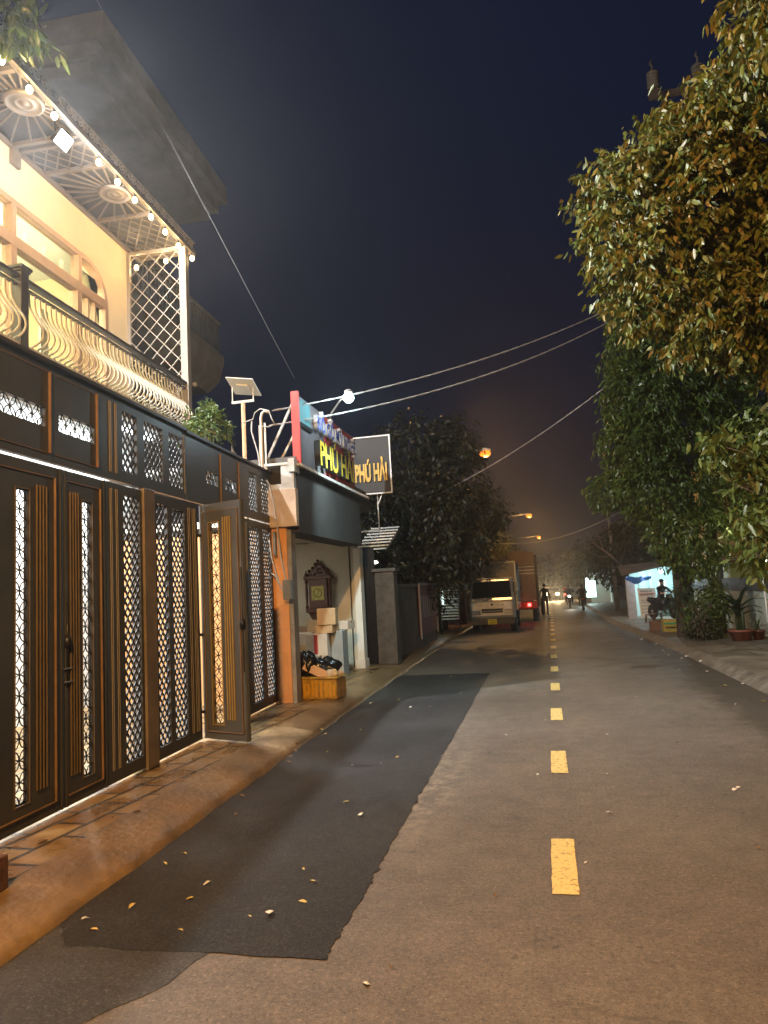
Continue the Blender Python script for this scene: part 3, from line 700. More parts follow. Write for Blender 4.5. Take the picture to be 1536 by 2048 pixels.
for hh, par in ((H1, hd), (H2, hd2)):
    for h in hh:
        mb = MB()
        if h[3]-h[2] < 0.3: petal_grille(mb, h[0], h[1], h[2], h[3], 0.125, 0.005, lambda a, z, t: (t, a, z)); gt.part('petal_grille', mb, BLACKIRON, par)
        else: lattice(mb, h[0], h[1], h[2], h[3], 0.088, 0.105, 0.021, 0, lambda a, z, t: (t, a, z), 0.010); gt.part('diamond_grille', mb, BRONZE_IN, par)
mb = MB()
for a0_, a1_ in ((-0.66, -0.16), (-0.08, 0.475), (0.56, 1.13)):
    mb.box(0.022, 0.042, a1_-0.007, a1_+0.007, 2.80, 3.44); mb.box(0.022, 0.028, a0_, a1_-0.007, 2.80, 2.806); mb.box(0.022, 0.028, a0_, a1_-0.007, 3.434, 3.44)
gt.part('copper_trim', mb, COPPER, hd)
for a in (3.88, 4.50):
    mb = MB(); mb.box(0.022, 0.040, a-0.008, a+0.008, 2.80, 3.42); gt.part('copper_trim', mb, COPPER, hd2)
mb = MB()
for a in (1.335, 1.36, 1.43, 1.455, 2.86): mb.box(0.022, 0.028, a-0.004, a+0.004, 2.80, 3.44)
gt.part('fluting', mb, MATS['pale bronze line'], hd)
mb = MB(); mb.box(0.44, 0.58, -0.92, -0.72, 0.121, 0.30)
single('brick_block', mb, mat('old brick', (0.10, 0.045, 0.03), 0.8, 0, 0.3, 12, 0.5, 30), 'dark brick block standing on the left pavement at the frame edge', 'brick', (0.5, -0.82, 0.12), 'H', bevel=0.008)
# motorbike parked inside, seen blue through the nearest grille
mb = MB(); mb.ball((-1.3, 0.5, 0.85), 0.30, 12, (0.5, 1.0, 1.3)); mb.ball((-1.3, 0.2, 0.62), 0.28, 12, (0.45, 1.3, 0.8)); mb.box(-1.42, -1.18, 0.6, 1.2, 0.75, 0.9)
mb.tube([(-1.3, -0.2, 0.42)]+[(-1.3, -0.2+0.28*math.sin(a), 0.42+0.28*math.cos(a)) for a in [0.4*i for i in range(17)]], 0.05, 6)
mb.tube([(-1.55, 0.3, 1.1), (-1.3, 0.4, 1.15), (-1.05, 0.3, 1.1)], 0.02, 6)
single('covered_motorbike', mb, mat('blue bike fairing', (0.05, 0.09, 0.42), 0.35), 'blue motorbike parked in the courtyard, glimpsed through the leftmost petal grille', 'motorbike', (-1.3, 0.4, 0.12), 'H')

# plants and post behind the gate
LEAF_DK = leaf_mat('dark green leaves', [(0.040, 0.075, 0.016), (0.070, 0.12, 0.024), (0.11, 0.15, 0.030)], 0.38, 0.2)
LEAF_OR = leaf_mat('lamp tinted leaves', [(0.03, 0.055, 0.012), (0.12, 0.155, 0.026), (0.17, 0.165, 0.032), (0.05, 0.08, 0.016), (0.23, 0.165, 0.040), (0.035, 0.065, 0.012)], 0.46, 0.12)  # orange street lamp highlights mixed into the green leaf colours
LEAF_YG = leaf_mat('yellow green leaves', [(0.09, 0.13, 0.025), (0.13, 0.15, 0.03), (0.07, 0.10, 0.02)], 0.42, 0.3)
LEAF_GR = leaf_mat('far dull leaves', [(0.014, 0.020, 0.009), (0.026, 0.031, 0.013), (0.050, 0.048, 0.020)], 0.5, 0.2)

def leaves(name, m, parent, base, twigs, ln, wd, per, rng, droop=0.8, fine=True):
    """twigs: array (N,6) start point and direction*length; each carries `per` leaves"""
    T = np.array(twigs, float); N = len(T)
    t = np.tile((np.arange(per)+0.6)/per, N); P0 = np.repeat(T[:, :3], per, 0); D = np.repeat(T[:, 3:], per, 0)
    M = N*per; P = P0+D*t[:, None]+rng.normal(0, ln*0.16, (M, 3))
    Dn = D/(np.linalg.norm(D, axis=1)[:, None]+1e-9)
    side = rng.normal(0, 1, (M, 3)); side -= Dn*(side*Dn).sum(1)[:, None]; side /= np.linalg.norm(side, axis=1)[:, None]+1e-9
    ax_ = Dn*0.35+side*0.75+np.array([0, 0, -1.0])*droop*rng.uniform(0.5, 1.3, (M, 1)); ax_ /= np.linalg.norm(ax_, axis=1)[:, None]
    wv = np.cross(ax_, rng.normal(0, 1, (M, 3))); wv /= np.linalg.norm(wv, axis=1)[:, None]+1e-9
    nv = np.cross(ax_, wv); L = (ln*rng.uniform(0.65, 1.25, M))[:, None]; Wd = (wd*rng.uniform(0.7, 1.2, M))[:, None]
    cv = L*rng.uniform(-0.10, 0.22, (M, 1))
    def pt(a, b, c): return P+ax_*L*a+wv*Wd*b+nv*(cv*a*a*1.0+Wd*c)
    if fine:
        V = np.stack([pt(0, 0, 0), pt(.3, .46, .10), pt(.68, .36, .07), pt(1, 0, 0), pt(.68, -.36, .07), pt(.3, -.46, .10), pt(.32, 0, 0), pt(.68, 0, 0)], 1)
        Fc = [(0, 1, 6), (1, 2, 7, 6), (2, 3, 7), (0, 6, 5), (6, 7, 4, 5), (7, 3, 4)]; nv_ = 8
    else:
        V = np.stack([pt(0, 0, 0), pt(.45, .5, .12), pt(1, 0, 0), pt(.45, -.5, .12)], 1); Fc = [(0, 1, 2), (0, 2, 3)]; nv_ = 4
    V = V.reshape(-1, 3)-np.array(base)
    loops = np.array([i for f in Fc for i in f]); tot = np.array([len(f) for f in Fc])
    li = (np.arange(M)[:, None]*nv_+loops[None, :]).ravel(); lt_ = np.tile(tot, M); ls = np.concatenate([[0], np.cumsum(lt_)[:-1]])
    me = bpy.data.meshes.new(name); me.vertices.add(len(V)); me.vertices.foreach_set('co', V.ravel().astype(np.float32))
    me.loops.add(len(li)); me.loops.foreach_set('vertex_index', li.astype(np.int32))
    me.polygons.add(len(lt_)); me.polygons.foreach_set('loop_start', ls.astype(np.int32)); me.polygons.foreach_set('loop_total', lt_.astype(np.int32))
    me.update(calc_edges=True); me.validate(); me.materials.append(m)
    o = bpy.data.objects.new(name, me); COL.objects.link(o); o.parent = parent; return o
def blob_twigs(blobs, rng, tw=0.3, shell=0.75, down=0.15):
    """blobs: (cx,cy,cz,rx,ry,rz,count); twigs start inside the lumpy shell and point out"""
    out = []
    for cx, cy, cz, rx, ry, rz, n in blobs:
        d = rng.normal(0, 1, (n, 3)); d /= np.linalg.norm(d, axis=1)[:, None]
        q = shell+(1-shell)*rng.uniform(0, 1, n)**0.6
        inn = rng.uniform(0, 1, n) < 0.25; q[inn] *= rng.uniform(0.2, 1, inn.sum())
        lum = 1+0.16*np.sin(d[:, 0]*7+cx*3)*np.cos(d[:, 2]*6+cz)
        p = np.stack([cx+d[:, 0]*rx*q*lum, cy+d[:, 1]*ry*q*lum, cz+d[:, 2]*rz*q*lum], 1)
        v = d+rng.normal(0, 0.5, (n, 3)); v[:, 2] -= down; v /= np.linalg.norm(v, axis=1)[:, None]
        out.append(np.concatenate([p, v*tw*rng.uniform(0.6, 1.3, (n, 1))], 1))
    return np.concatenate(out)
def trunk(th, pts, rs, limbs, m=BARK, seg=9):
    mb = MB(); mb.tube(pts, rs, seg); to = th.part('trunk', mb, m)
    lb = MB()
    for l in limbs:
        n = len(l[0]); lb.tube(l[0], [l[1]*(1-0.75*i/(n-1)) for i in range(n)], 6)
    if limbs: th.part('branches', lb, m, to)
    return to
def tree(name, label, base, pts, rs, limbs, blobs, m, ln, wd, per, seed, group=None, tw=0.3, droop=0.8, fine=True, cat='tree', shell=0.72):
    rng = np.random.default_rng(seed); th = Thing(name, label, cat, base, 'W', group)
    to = trunk(th, pts, rs, limbs)
    if fine:
        rg = random.Random(seed); tb = MB()
        for b in blobs:
            for _ in range(max(3, b[6]//22)):
                d = Vector((rg.gauss(0, 1), rg.gauss(0, 1), rg.gauss(0, 1)*0.8+0.2)).normalized(); c0 = Vector(b[:3]); q = Vector((d.x*b[3], d.y*b[4], d.z*b[5]))*rg.uniform(0.8, 1.02)
                tb.tube([c0, c0+q*0.5+Vector((rg.uniform(-.06, .06), rg.uniform(-.06, .06), 0.05)), c0+q-Vector((0, 0, 0.04))], [0.016, 0.009, 0.004], 4, cap=False)
        th.part('twigs', tb, BARK, to)
    leaves('crown', m, th.o, base, blob_twigs(blobs, rng, tw, shell), ln, wd, per, rng, droop, fine)
    return th
t = tree('potted_shrub', 'round green shrub rising over the gate beside the balcony end', (-4.62, 9.5, 0.12), [(-4.62, 9.5, 0.12), (-4.6, 9.5, 3.4), (-4.6, 9.5, 4.0)], [0.05, 0.04, 0.02],
     [([(-4.6, 9.5, 3.3), (-4.75, 9.4, 3.7), (-4.85, 9.4, 4.0)], 0.02)], [(-4.6, 9.5, 4.12, 0.30, 0.30, 0.36, 150), (-4.78, 9.5, 4.0, 0.2, 0.2, 0.24, 60)], LEAF_DK, 0.085, 0.035, 7, 4, tw=0.10, droop=0.3, cat='shrub')
mb = MB(); mb.lathe((-4.32, 9.75, 3.72), [(0.05, 0), (0.065, 0.02), (0.05, 0.05), (0.02, 0.09), (0.015, 0.16)], 10); mb.tube([(-4.32, 9.75, 0.12), (-4.32, 9.75, 3.72)], 0.02, 6)
single('garden_post_lamp', mb, GALV, 'small capped grey post poking above the far gate section', 'post', (-4.32, 9.75, 0.12))
# solar street light on a rusty post
sp = Thing('solar_panel_post', 'rusty orange post carrying a tilted white solar panel above the gate', 'solar light', (-4.3, 10.15, 0.12))
mb = MB(); mb.tube([(-4.30, 10.15, 0.12), (-4.30, 10.15, 4.62)], 0.032, 10); sp.part('post', mb, RUST)
mb = MB(); mb.bar((-4.48, 10.15, 4.64), (-4.12, 10.15, 4.64), 0.035); mb.bar((-4.47, 10.15, 4.64), (-4.47, 10.15, 4.90), 0.014); mb.bar((-4.13, 10.15, 4.64), (-4.13, 10.15, 4.84), 0.014); sp.part('bracket', mb, WHITEP)
Mp = Matrix.Translation((-4.30, 10.2, 4.90)) @ Matrix.Rotation(R(10), 4, 'Y') @ Matrix.Rotation(R(-20), 4, 'X')
mb = MB(); mb.box(-0.22, 0.22, -0.22, 0.22, -0.015, 0.0, Mp); pn = sp.part('panel', mb, WHITEP)
mb = MB(); mb.box(-0.20, 0.20, -0.20, 0.20, 0.001, 0.006, Mp); sp.part('solar_cells', mb, mat('dark solar cells', (0.02, 0.03, 0.08), 0.15), pn)
mb = MB(); mb.box(-0.09, 0.09, -0.08, 0.08, -0.045, -0.016, Mp); sp.part('junction_box', mb, WHITEP, pn)
# service entry pipes
cp = Thing('conduit_pole', 'pair of pale service pipes with a gooseneck top and looping cables beside the sign', 'cable pole', (-3.98, 10.05, 3.4))
mb = MB(); mb.tube([(-3.98, 10.05, 2.3), (-3.98, 10.05, 4.33), (-3.96, 10.05, 4.40), (-3.91, 10.04, 4.43), (-3.86, 10.03, 4.40)], 0.022, 8); cp.part('gooseneck_pipe', mb, WHITEP)
mb = MB(); mb.tube([(-3.93, 10.07, 2.3), (-3.93, 10.07, 4.25)], 0.016, 8); mb.tube([(-4.02, 10.07, 2.3), (-4.02, 10.07, 4.22)], 0.010, 8); cp.part('pipe', mb, WHITEP)
mb = MB()
mb.tube([(-4.3, 10.1, 4.30), (-4.12, 10.08, 4.33), (-4.08, 10.06, 4.42), (-3.98, 10.04, 4.47), (-3.84, 10.02, 4.42), (-3.80, 10.02, 4.30), (-3.76, 10.02, 4.22)], 0.010, 6)
mb.tube([(-4.14, 10.08, 4.30), (-4.15, 10.08, 4.15), (-4.05, 10.06, 3.8), (-4.0, 10.03, 3.5), (-3.86, 10.0, 3.3), (-3.80, 9.99, 3.0), (-3.76, 9.99, 2.6), (-3.72, 9.99, 2.2), (-3.66, 9.98, 1.9), (-3.60, 9.97, 1.75)], 0.012, 6)
mb.tube([(-3.98, 10.03, 4.2), (-3.85, 10.02, 4.17), (-3.75, 10.02, 4.21)], 0.009, 6)
mb.tube([(-3.92, 10.03, 2.55), (-3.86, 9.98, 2.2), (-3.78, 9.98, 1.9), (-3.70, 9.97, 1.72), (-3.62, 9.97, 1.68)], 0.012, 6)
mb.tube([(-3.90, 10.03, 2.0), (-3.82, 9.98, 1.95), (-3.74, 9.98, 1.8), (-3.64, 9.97, 1.62)], 0.010, 6)
cp.part('loose_cables', mb, CABLE)
mb = MB(); mb.box(-3.83, -3.79, 9.96, 10.02, 2.25, 2.6); mb.box(-3.70, -3.58, 9.94, 10.04, 1.60, 1.88); cp.part('meter_box', mb, mat('grey meter box', (0.16, 0.17, 0.17), 0.4), bevel=0.006)

# ------------------------------------------------------------------ furniture shop
SHOPW = mat('ivory shop paint', (0.56, 0.52, 0.42), 0.7, 0, 0.1, 1.2, 0.1, 60)
sh = Thing('furniture_shop', 'small open shop front with charcoal fascia and bright white interior next to the gate', 'shop', (-4.0, 12.5, 0.12))
mb = MB(); mb.box(-3.93, -3.665, 10.09, 10.45, 0.12, 2.655); sh.part('orange_pillar', mb, ORANGE, bevel=0.004)
mb = MB(); mb.box(-3.664, -3.600, 10.10, 10.30, 0.12, 2.62); sh.part('grey_jamb', mb, CONC)
mb = MB(); mb.box(-6.6, -3.932, 10.12, 10.3, 0.12, 2.64); sh.part('side_wall', mb, ORANGE)
mb = MB(); mb.box(-3.95, -3.475, 10.03, 10.14, 2.66, 3.22); sh.part('marbled_panel', mb, BEIGE, bevel=0.004)
mb = MB(); mb.box(-4.05, -3.50, 10.05, 10.16, 3.22, 3.30); mb.box(-3.99, -3.93, 10.05, 10.16, 3.30, 3.58); mb.box(-3.70, -3.50, 10.05, 10.16, 3.30, 3.58); mb.box(-4.05, -3.50, 10.04, 10.17, 3.58, 3.62); mb.box(-3.56, -3.46, 9.98, 10.20, 3.46, 3.66)
sh.part('steel_frame', mb, GALV, bevel=0.003)
mb = MB(); mb.box(-3.90, -3.49, 10.16, 13.9, 2.58, 3.56); sh.part('fascia', mb, FASCIA)
mb = MB(); mb.box(-3.52, -3.42, 10.10, 14.5, 3.563, 3.60)
y = 10.15
while y < 14.4: mb.box(-3.425, -3.405, y, y+0.05, 3.555, 3.60); y += 0.10
sh.part('bead_edge', mb, mat('bright metal edge', (0.7, 0.7, 0.68), 0.3, 0.6))
mb = MB(); mb.box(-6.6, -3.86, 14.62, 14.8, 0.12, 2.75); sh.part('end_wall', mb, SHOPW)
mb = MB(); mb.box(-3.86, -3.72, 14.60, 14.86, 0.12, 2.58); mb.box(-3.90, -3.70, 14.56, 14.90, 0.12, 0.30); sh.part('white_column', mb, WHITEWALL, bevel=0.004)
mb = MB(); mb.box(-3.955, -3.935, 14.59, 14.615, 0.14, 2.7); sh.part('door_track', mb, BLACKIRON)
mb = MB(); mb.box(-6.7, -6.6, 10.3, 14.8, 0.12, 2.9); sh.part('back_wall', mb, SHOPW)
mb = MB(); mb.box(-6.7, -3.90, 10.3, 14.8, 2.76, 2.86); sh.part('ceiling', mb, SHOPW)
mb = MB(); mb.box(-6.7, -3.49, 10.16, 14.9, 3.62, 3.72); sh.part('roof', mb, CONCD)
mb = MB(); mb.box(-3.90, -3.49, 13.9, 14.9, 3.35, 3.56); sh.part('fascia_return', mb, FASCIA)
mb = MB(); mb.lathe((-4.75, 12.5, 2.60), [(0.03, 0.16), (0.03, 0.06), (0.08, 0.04), (0.08, -0.02), (0.02, -0.04)], 12)
for k in range(3):
    a = 2.094*k+0.5; mb.bar((-4.75+0.1*math.cos(a), 12.5+0.1*math.sin(a), 2.61), (-4.75+0.6*math.cos(a), 12.5+0.6*math.sin(a), 2.60), 0.12, 0.008)
tf = single('ceiling_fan', mb, BLACKIRON, 'dark ceiling fan inside the open shop', 'fan', (-4.75, 12.5, 2.6))
lamp('AREA', 'shop_light', sh.o, (-1.3, -0.3, 2.55), 30, (1.0, 0.95, 0.78), 0.8, (0, 0.1, -1))
# carved wall clock
ck = Thing('wall_clock', 'carved dark wooden wall clock with square brass dial inside the shop', 'clock', (-4.60, 14.58, 1.25))
CX = -4.60
mb = MB(); mb.box(CX-0.20, CX+0.20, 14.42, 14.60, 1.38, 2.00); mb.box(CX-0.30, CX+0.30, 14.40, 14.60, 1.98, 2.05); mb.box(CX-0.27, CX+0.27, 14.40, 14.60, 1.30, 1.38)
mb.prism([(CX-0.24, 1.30), (CX+0.24, 1.30), (CX+0.14, 1.12), (CX+0.05, 1.06), (CX, 0.98), (CX-0.05, 1.06), (CX-0.14, 1.12)], 1, 14.46, 14.60)
ck.part('case', mb, WOOD, bevel=0.008)
for sx in (-1, 1):
    mb = MB(); mb.lathe((CX+sx*0.25, 14.44, 1.38), [(0.03, 0), (0.04, 0.03), (0.022, 0.08), (0.034, 0.3), (0.022, 0.5), (0.04, 0.56), (0.03, 0.6)], 10)
    mb.lathe((CX+sx*0.25, 14.44, 2.05), [(0.03, 0), (0.038, 0.03), (0.015, 0.07), (0.004, 0.12)], 10)
    ck.part('turned_column', mb, WOOD)
mb = MB(); rr = random.Random(2)
arcpts = [(CX-0.26, 2.05), (CX-0.20, 2.16), (CX-0.12, 2.22), (CX-0.06, 2.30), (CX, 2.36), (CX+0.06, 2.30), (CX+0.12, 2.22), (CX+0.20, 2.16), (CX+0.26, 2.05)]
mb.prism(arcpts, 1, 14.50, 14.54)
for (a, b) in arcpts[1:-1]: scroll(mb, (14.0, 14.0, 0), 0.0, 1) if False else mb.ball((a, 14.49, b), 0.035, 8)
for k in range(26):
    a = rr.uniform(-0.18, 0.18); b = rr.uniform(2.08, 2.30-abs(a)*0.7); mb.ball((CX+a, 14.49, b), 0.022, 6)
ck.part('carved_crest', mb, WOOD)
mb = MB(); mb.box(CX-0.135, CX+0.135, 14.405, 14.421, 1.55, 1.84); dl = ck.part('dial', mb, mat('brass dial', (0.52, 0.46, 0.12), 0.4, 0.2, 0, 22, col2=(0.22, 0.20, 0.05)))
mb = MB(); mb.tube([(CX+0.085*math.cos(a), 14.402, 1.695+0.085*math.sin(a)) for a in [0.3142*i for i in range(21)]], 0.006, 4)
mb.bar((CX, 14.400, 1.695), (CX+0.03, 14.400, 1.75), 0.010, 0.004); mb.bar((CX, 14.400, 1.695), (CX-0.05, 14.400, 1.66), 0.008, 0.004); ck.part('hands', mb, BLACKIRON, dl)
# goods stacked in the doorway
def carton(name, c, s_, m, label, rz=0.0, tape=None, cat='box', group='cartons stacked in the shop doorway'):
    t = Thing(name, label, cat, c, 'W', group); M = Matrix.Translation(c) @ Matrix.Rotation(rz, 4, 'Z'); x, y, z = s_
    mb = MB(); mb.box(-x/2, x/2, -y/2, y/2, 0, z, M); b = t.part('carton_body', mb, m, bevel=0.006)
    mb = MB(); mb.box(-x/2-0.002, x/2+0.002, -0.025, 0.025, z*0.7, z+0.002, M); t.part('tape', mb, mat('brown tape', (0.42, 0.26, 0.10), 0.25), b)
    if tape:
        mb = MB(); mb.box(-0.05, 0.02, -y/2-0.003, -y/2-0.0005, 0.04, z-0.02, M); t.part('red_band', mb, RED, b)
carton('carton', (-4.16, 13.0, 0.12), (0.42, 0.40, 0.42), CARDW, 'lowest pale carton of the doorway stack, largely hidden by the black bag')
carton('carton', (-4.16, 13.0, 0.545), (0.40, 0.40, 0.40), CARDW, 'pale carton with a red band in the middle of the doorway stack', 0.05, True)
carton('carton', (-4.02, 13.05, 0.95), (0.36, 0.36, 0.14), CARD, 'flat brown carton between the red banded box and the top box', -0.1)
carton('carton', (-3.98, 13.0, 1.10), (0.34, 0.30, 0.30), CARD, 'tan carton on top of the doorway stack below the clock', 0.12)
carton('carton', (-3.86, 13.3, 0.12), (0.22, 0.5, 0.85), mat('grey blue carton', (0.34, 0.38, 0.40), 0.6, 0, 0.1, 5), 'tall grey carton standing right of the doorway stack', 0.08)
carton('carton', (-4.48, 13.1, 0.12), (0.34, 0.5, 0.62), CARD, 'brown carton left of the doorway stack against the jamb', -0.12)
carton('carton', (-4.46, 13.1, 0.745), (0.30, 0.4, 0.22), CARDW, 'small pale carton on the left brown carton in the doorway', 0.2)
carton('carton', (-4.20, 13.75, 0.12), (0.5, 0.4, 0.75), CARD, 'brown carton behind the doorway stack under the clock')
carton('carton', (-4.62, 13.5, 0.12), (0.34, 0.4, 0.95), mat('dark brown carton', (0.20, 0.12, 0.07), 0.7, 0, 0.15, 6), 'dark tall carton at the far left behind the doorway stack')
carton('carton', (-4.36, 13.35, 0.90), (0.26, 0.3, 0.28), CARD, 'tilted tan carton left of the top box in the doorway', 0.3)
carton('carton', (-3.80, 13.65, 0.975), (0.20, 0.3, 0.16), CARDW, 'small pale carton on the tall grey carton', -0.2)
rr = random.Random(9)
def junk(name, c, r, m, label, cat, seed, sc=(1, 1, 1), group=None):
    rg = random.Random(seed); mb = MB(); mb.smooth = False; ph = [rg.uniform(0, 6) for _ in range(8)]
    nx, ny = 22, 14
    def fn(a, b):
        th = a*6.28318; ph_ = b*math.pi; k = 1+0.16*math.sin(3*th+ph[0]+4*b)+0.12*math.sin(7*th+ph[1])*math.sin(ph_*3+ph[2])+0.08*math.sin(11*th+9*b+ph[3])
        k *= 1 if 0 < b < 1 else 1
        return (c[0]+r*k*sc[0]*math.sin(ph_)*math.cos(th), c[1]+r*k*sc[1]*math.sin(ph_)*math.sin(th), c[2]+r*sc[2]*(k if 0 < b < 1 else 1)*math.cos(ph_))
    mb.smooth = True; mb.grid(nx, ny, fn)
    return single(name, mb, m, label, cat, (c[0], c[1], c[2]-r*sc[2]), 'W', group)
fb = Thing('foam_box', 'yellow tape wrapped foam box full of rubbish on the pavement', 'box', (-3.40, 10.75, 0.12))
Mf = Matrix.Translation((-3.38, 10.62, 0.115)) @ Matrix.Rotation(R(-6), 4, 'Z')
mb = MB(); mb.box(-0.31, 0.31, -0.20, 0.20, 0, 0.30, Mf); mb.box(-0.33, 0.33, -0.22, 0.22, 0.285, 0.325, Mf); fb.part('box_body', mb, FOAM, bevel=0.02)
mb = MB(); rr = random.Random(14)
for k in range(9):
    x = -0.30+0.07*k+rr.uniform(-0.01, 0.01); mb.box(x, x+0.035, -0.203, -0.2005, 0.02+rr.uniform(0, 0.08), 0.20+rr.uniform(0, 0.08), Mf)
fb.part('tape_strips', mb, mat('glossy amber tape', (0.68, 0.36, 0.03), 0.15))
junk('rubbish_bag', (-3.62, 10.62, 0.60), 0.20, BAG, 'knotted black rubbish bag slumped over the left end of the foam box', 'bag', 3, (0.85, 0.8, 0.95))
junk('rubbish_bag', (-3.40, 10.72, 0.55), 0.22, BAG, 'wide black rubbish bag lying across the middle of the foam box', 'bag', 8, (1.3, 0.8, 0.62))
mb = MB(); Mw = Matrix.Translation((-3.40, 10.50, 0.50)) @ Matrix.Rotation(R(26), 4, 'Y') @ Matrix.Rotation(R(-20), 4, 'X'); mb.box(-0.24, 0.24, -0.012, 0.012, -0.06, 0.07, Mw)
single('plywood_scrap', mb, mat('pale plywood', (0.66, 0.44, 0.30), 0.6), 'pale board scrap leaning in the foam box in front of the bags', 'board', (-3.40, 10.5, 0.45))
mb = MB()
mb.lathe((-3.16, 10.58, 0.45), [(0.05, 0), (0.055, 0.05), (0.05, 0.10), (0.045, 0.10), (0.05, 0.02), (0.01, 0.01)], 12, Matrix.Rotation(R(60), 3, 'X'))
single('plastic_cup', mb, WHITEP, 'clear white plastic cup lying on top at the right end of the foam box', 'cup', (-3.16, 10.58, 0.45))
junk('crumpled_paper', (-3.22, 10.52, 0.47), 0.06, WHITEP, 'crumpled white paper at the right end of the foam box', 'paper', 5)
junk('crumpled_paper', (-3.10, 10.66, 0.46), 0.05, CARDW, 'crumpled pinkish paper beside the cup on the foam box', 'paper', 6)

# ------------------------------------------------------------------ signs
def text(name, body, m, size, loc, rot, ext, parent, base, sx=1.0, font=None, offset=0.0, align='LEFT'):
    c = bpy.data.curves.new(name, 'FONT'); c.body = body; c.size = size; c.extrude = ext; c.offset = offset; c.align_x = align
    o = bpy.data.objects.new(name, c); COL.objects.link(o); bpy.context.view_layer.update()
    me = bpy.data.meshes.new_from_object(o.evaluated_get(bpy.context.evaluated_depsgraph_get())); COL.objects.unlink(o); bpy.data.objects.remove(o)
    me.materials.clear()
    for q in (m if isinstance(m, (list, tuple)) else [m]): me.materials.append(q)
    if isinstance(m, (list, tuple)):
        for p in me.polygons: p.material_index = 0 if p.normal.z > 0.8 else 1
    o = bpy.data.objects.new(name, me); COL.objects.link(o); o.parent = parent
    o.location = Vector(loc)-Vector(base); o.rotation_euler = rot; o.scale = (sx, 1, 1)
    return o
SB = (-3.46, 11.8, 3.62)
sg = Thing('shop_sign', 'big red and silver shop sign board with yellow raised letters under a cold lamp', 'sign', SB)
mb = MB(); mb.box(-3.52, -3.46, 10.22, 13.50, 3.62, 4.68)
bd = sg.part('sign_board', mb, SILVER)
mb = MB(); mb.box(-3.54, -3.42, 10.17, 10.22, 3.60, 4.72); sg.part('red_edge', mb, RED, bevel=0.003)
mb = MB(); mb.box(-3.459, -3.452, 11.55, 13.48, 3.64, 4.66); sg.part('red_panel', mb, RED, bd)
mb = MB(); mb.box(-3.459, -3.445, 10.30, 10.80, 4.26, 4.64); sg.part('teal_panel', mb, TEAL, bd)
mb = MB(); mb.box(-3.459, -3.42, 10.28, 10.82, 4.20, 4.26); sg.part('panel_ledge', mb, BLACKIRON, bd)
RTX = (R(90), 0, R(90))
text('big_letters', 'PHÚ HẢI', (YELLOW, LETDARK), 0.56, (-3.40, 10.95, 3.72), RTX, 0.045, sg.o, SB, 0.98, offset=0.012)
text('small_letters', 'ĐỒ GỖ MỸ NGHỆ', (BLUEL, WHITEL), 0.31, (-3.41, 10.95, 4.30), RTX, 0.035, sg.o, SB, 0.96, offset=0.008)
mb = MB()
for y in (10.3, 11.9, 13.3):
    mb.bar((-3.53, y, 4.62), (-4.05, y-0.02, 3.62), 0.035); mb.bar((-3.53, y, 4.12), (-3.82, y-0.02, 3.62), 0.03)
sg.part('brace', mb, GALV)
# lamp over the sign
ll = Thing('sign_lamp', 'cold white lamp on a bent arm shining on the big shop sign', 'lamp', (-3.5, 11.9, 4.68))
mb = MB(); mb.tube([(-3.50, 12.0, 4.62), (-3.36, 11.75, 4.74), (-3.05, 11.2, 4.78), (-2.82, 10.82, 4.76)], 0.016, 8); ll.part('arm', mb, GALV)
mb = MB(); mb.lathe((-2.78, 10.72, 4.70), [(0.03, 0.11), (0.06, 0.09), (0.07, 0.06), (0.02, 0.06)], 16); ll.part('shade', mb, GALV)
mb = MB(); mb.ball((-2.78, 10.72, 4.68), 0.088, 14, (1, 1, 0.95)); ll.part('lamp_globe', mb, emis('cold lamp', (0.72, 0.95, 1.0), 90))
lamp('POINT', 'cold_light', ll.o, (-2.78+3.5, 10.72-11.9, 4.57-4.68), P_LED, (0.66, 0.90, 1.0), 0.08)
lamp('SPOT', 'cold_downlight', ll.o, (-2.78+3.5, 10.72-11.9, 4.56-4.68), 700, (0.66, 0.92, 0.95), 0.08, (0.0, 0.72, -1), 84, 0.6)
# framed sign facing down the street
FB = (-3.26, 14.5, 2.9)
fs = Thing('framed_sign', 'square dark sign with white frame and gold letters on a short thin post', 'sign', FB)
mb = MB(); mb.box(-3.74, -2.94, 14.50, 14.62, 3.68, 4.87); pnl = fs.part('sign_face', mb, BLACKP)
mb = MB(); z0, z1, x0, x1 = 3.66, 4.89, -3.76, -2.92
mb.box(x0, x1, 14.48, 14.50, z0, z0+0.028); mb.box(x0, x1, 14.48, 14.50, z1-0.028, z1); mb.box(x0, x0+0.028, 14.48, 14.50, z0+0.028, z1-0.028); mb.box(x1-0.028, x1, 14.48, 14.50, z0+0.028, z1-0.028)
fs.part('white_frame', mb, WHITEL)
text('gold_letters', 'PHÚ HẢI', GOLD, 0.235, (-3.70, 14.485, 3.95), (R(90), 0, 0), 0.012, pnl, FB, 0.74, offset=0.010)
for o in fs.o.children_recursive:
    if o.name.startswith('gold_letters'): o.scale = (0.76, 2.1, 1)
mb = MB(); mb.tube([(-3.26, 14.56, 2.9), (-3.26, 14.56, 3.66)], 0.016, 8); mb.bar((-3.26, 14.56, 2.92), (-3.90, 14.70, 2.92), 0.03); mb.bar((-3.26, 14.56, 3.45), (-3.16, 14.56, 3.66), 0.02); fs.part('post', mb, GALV)

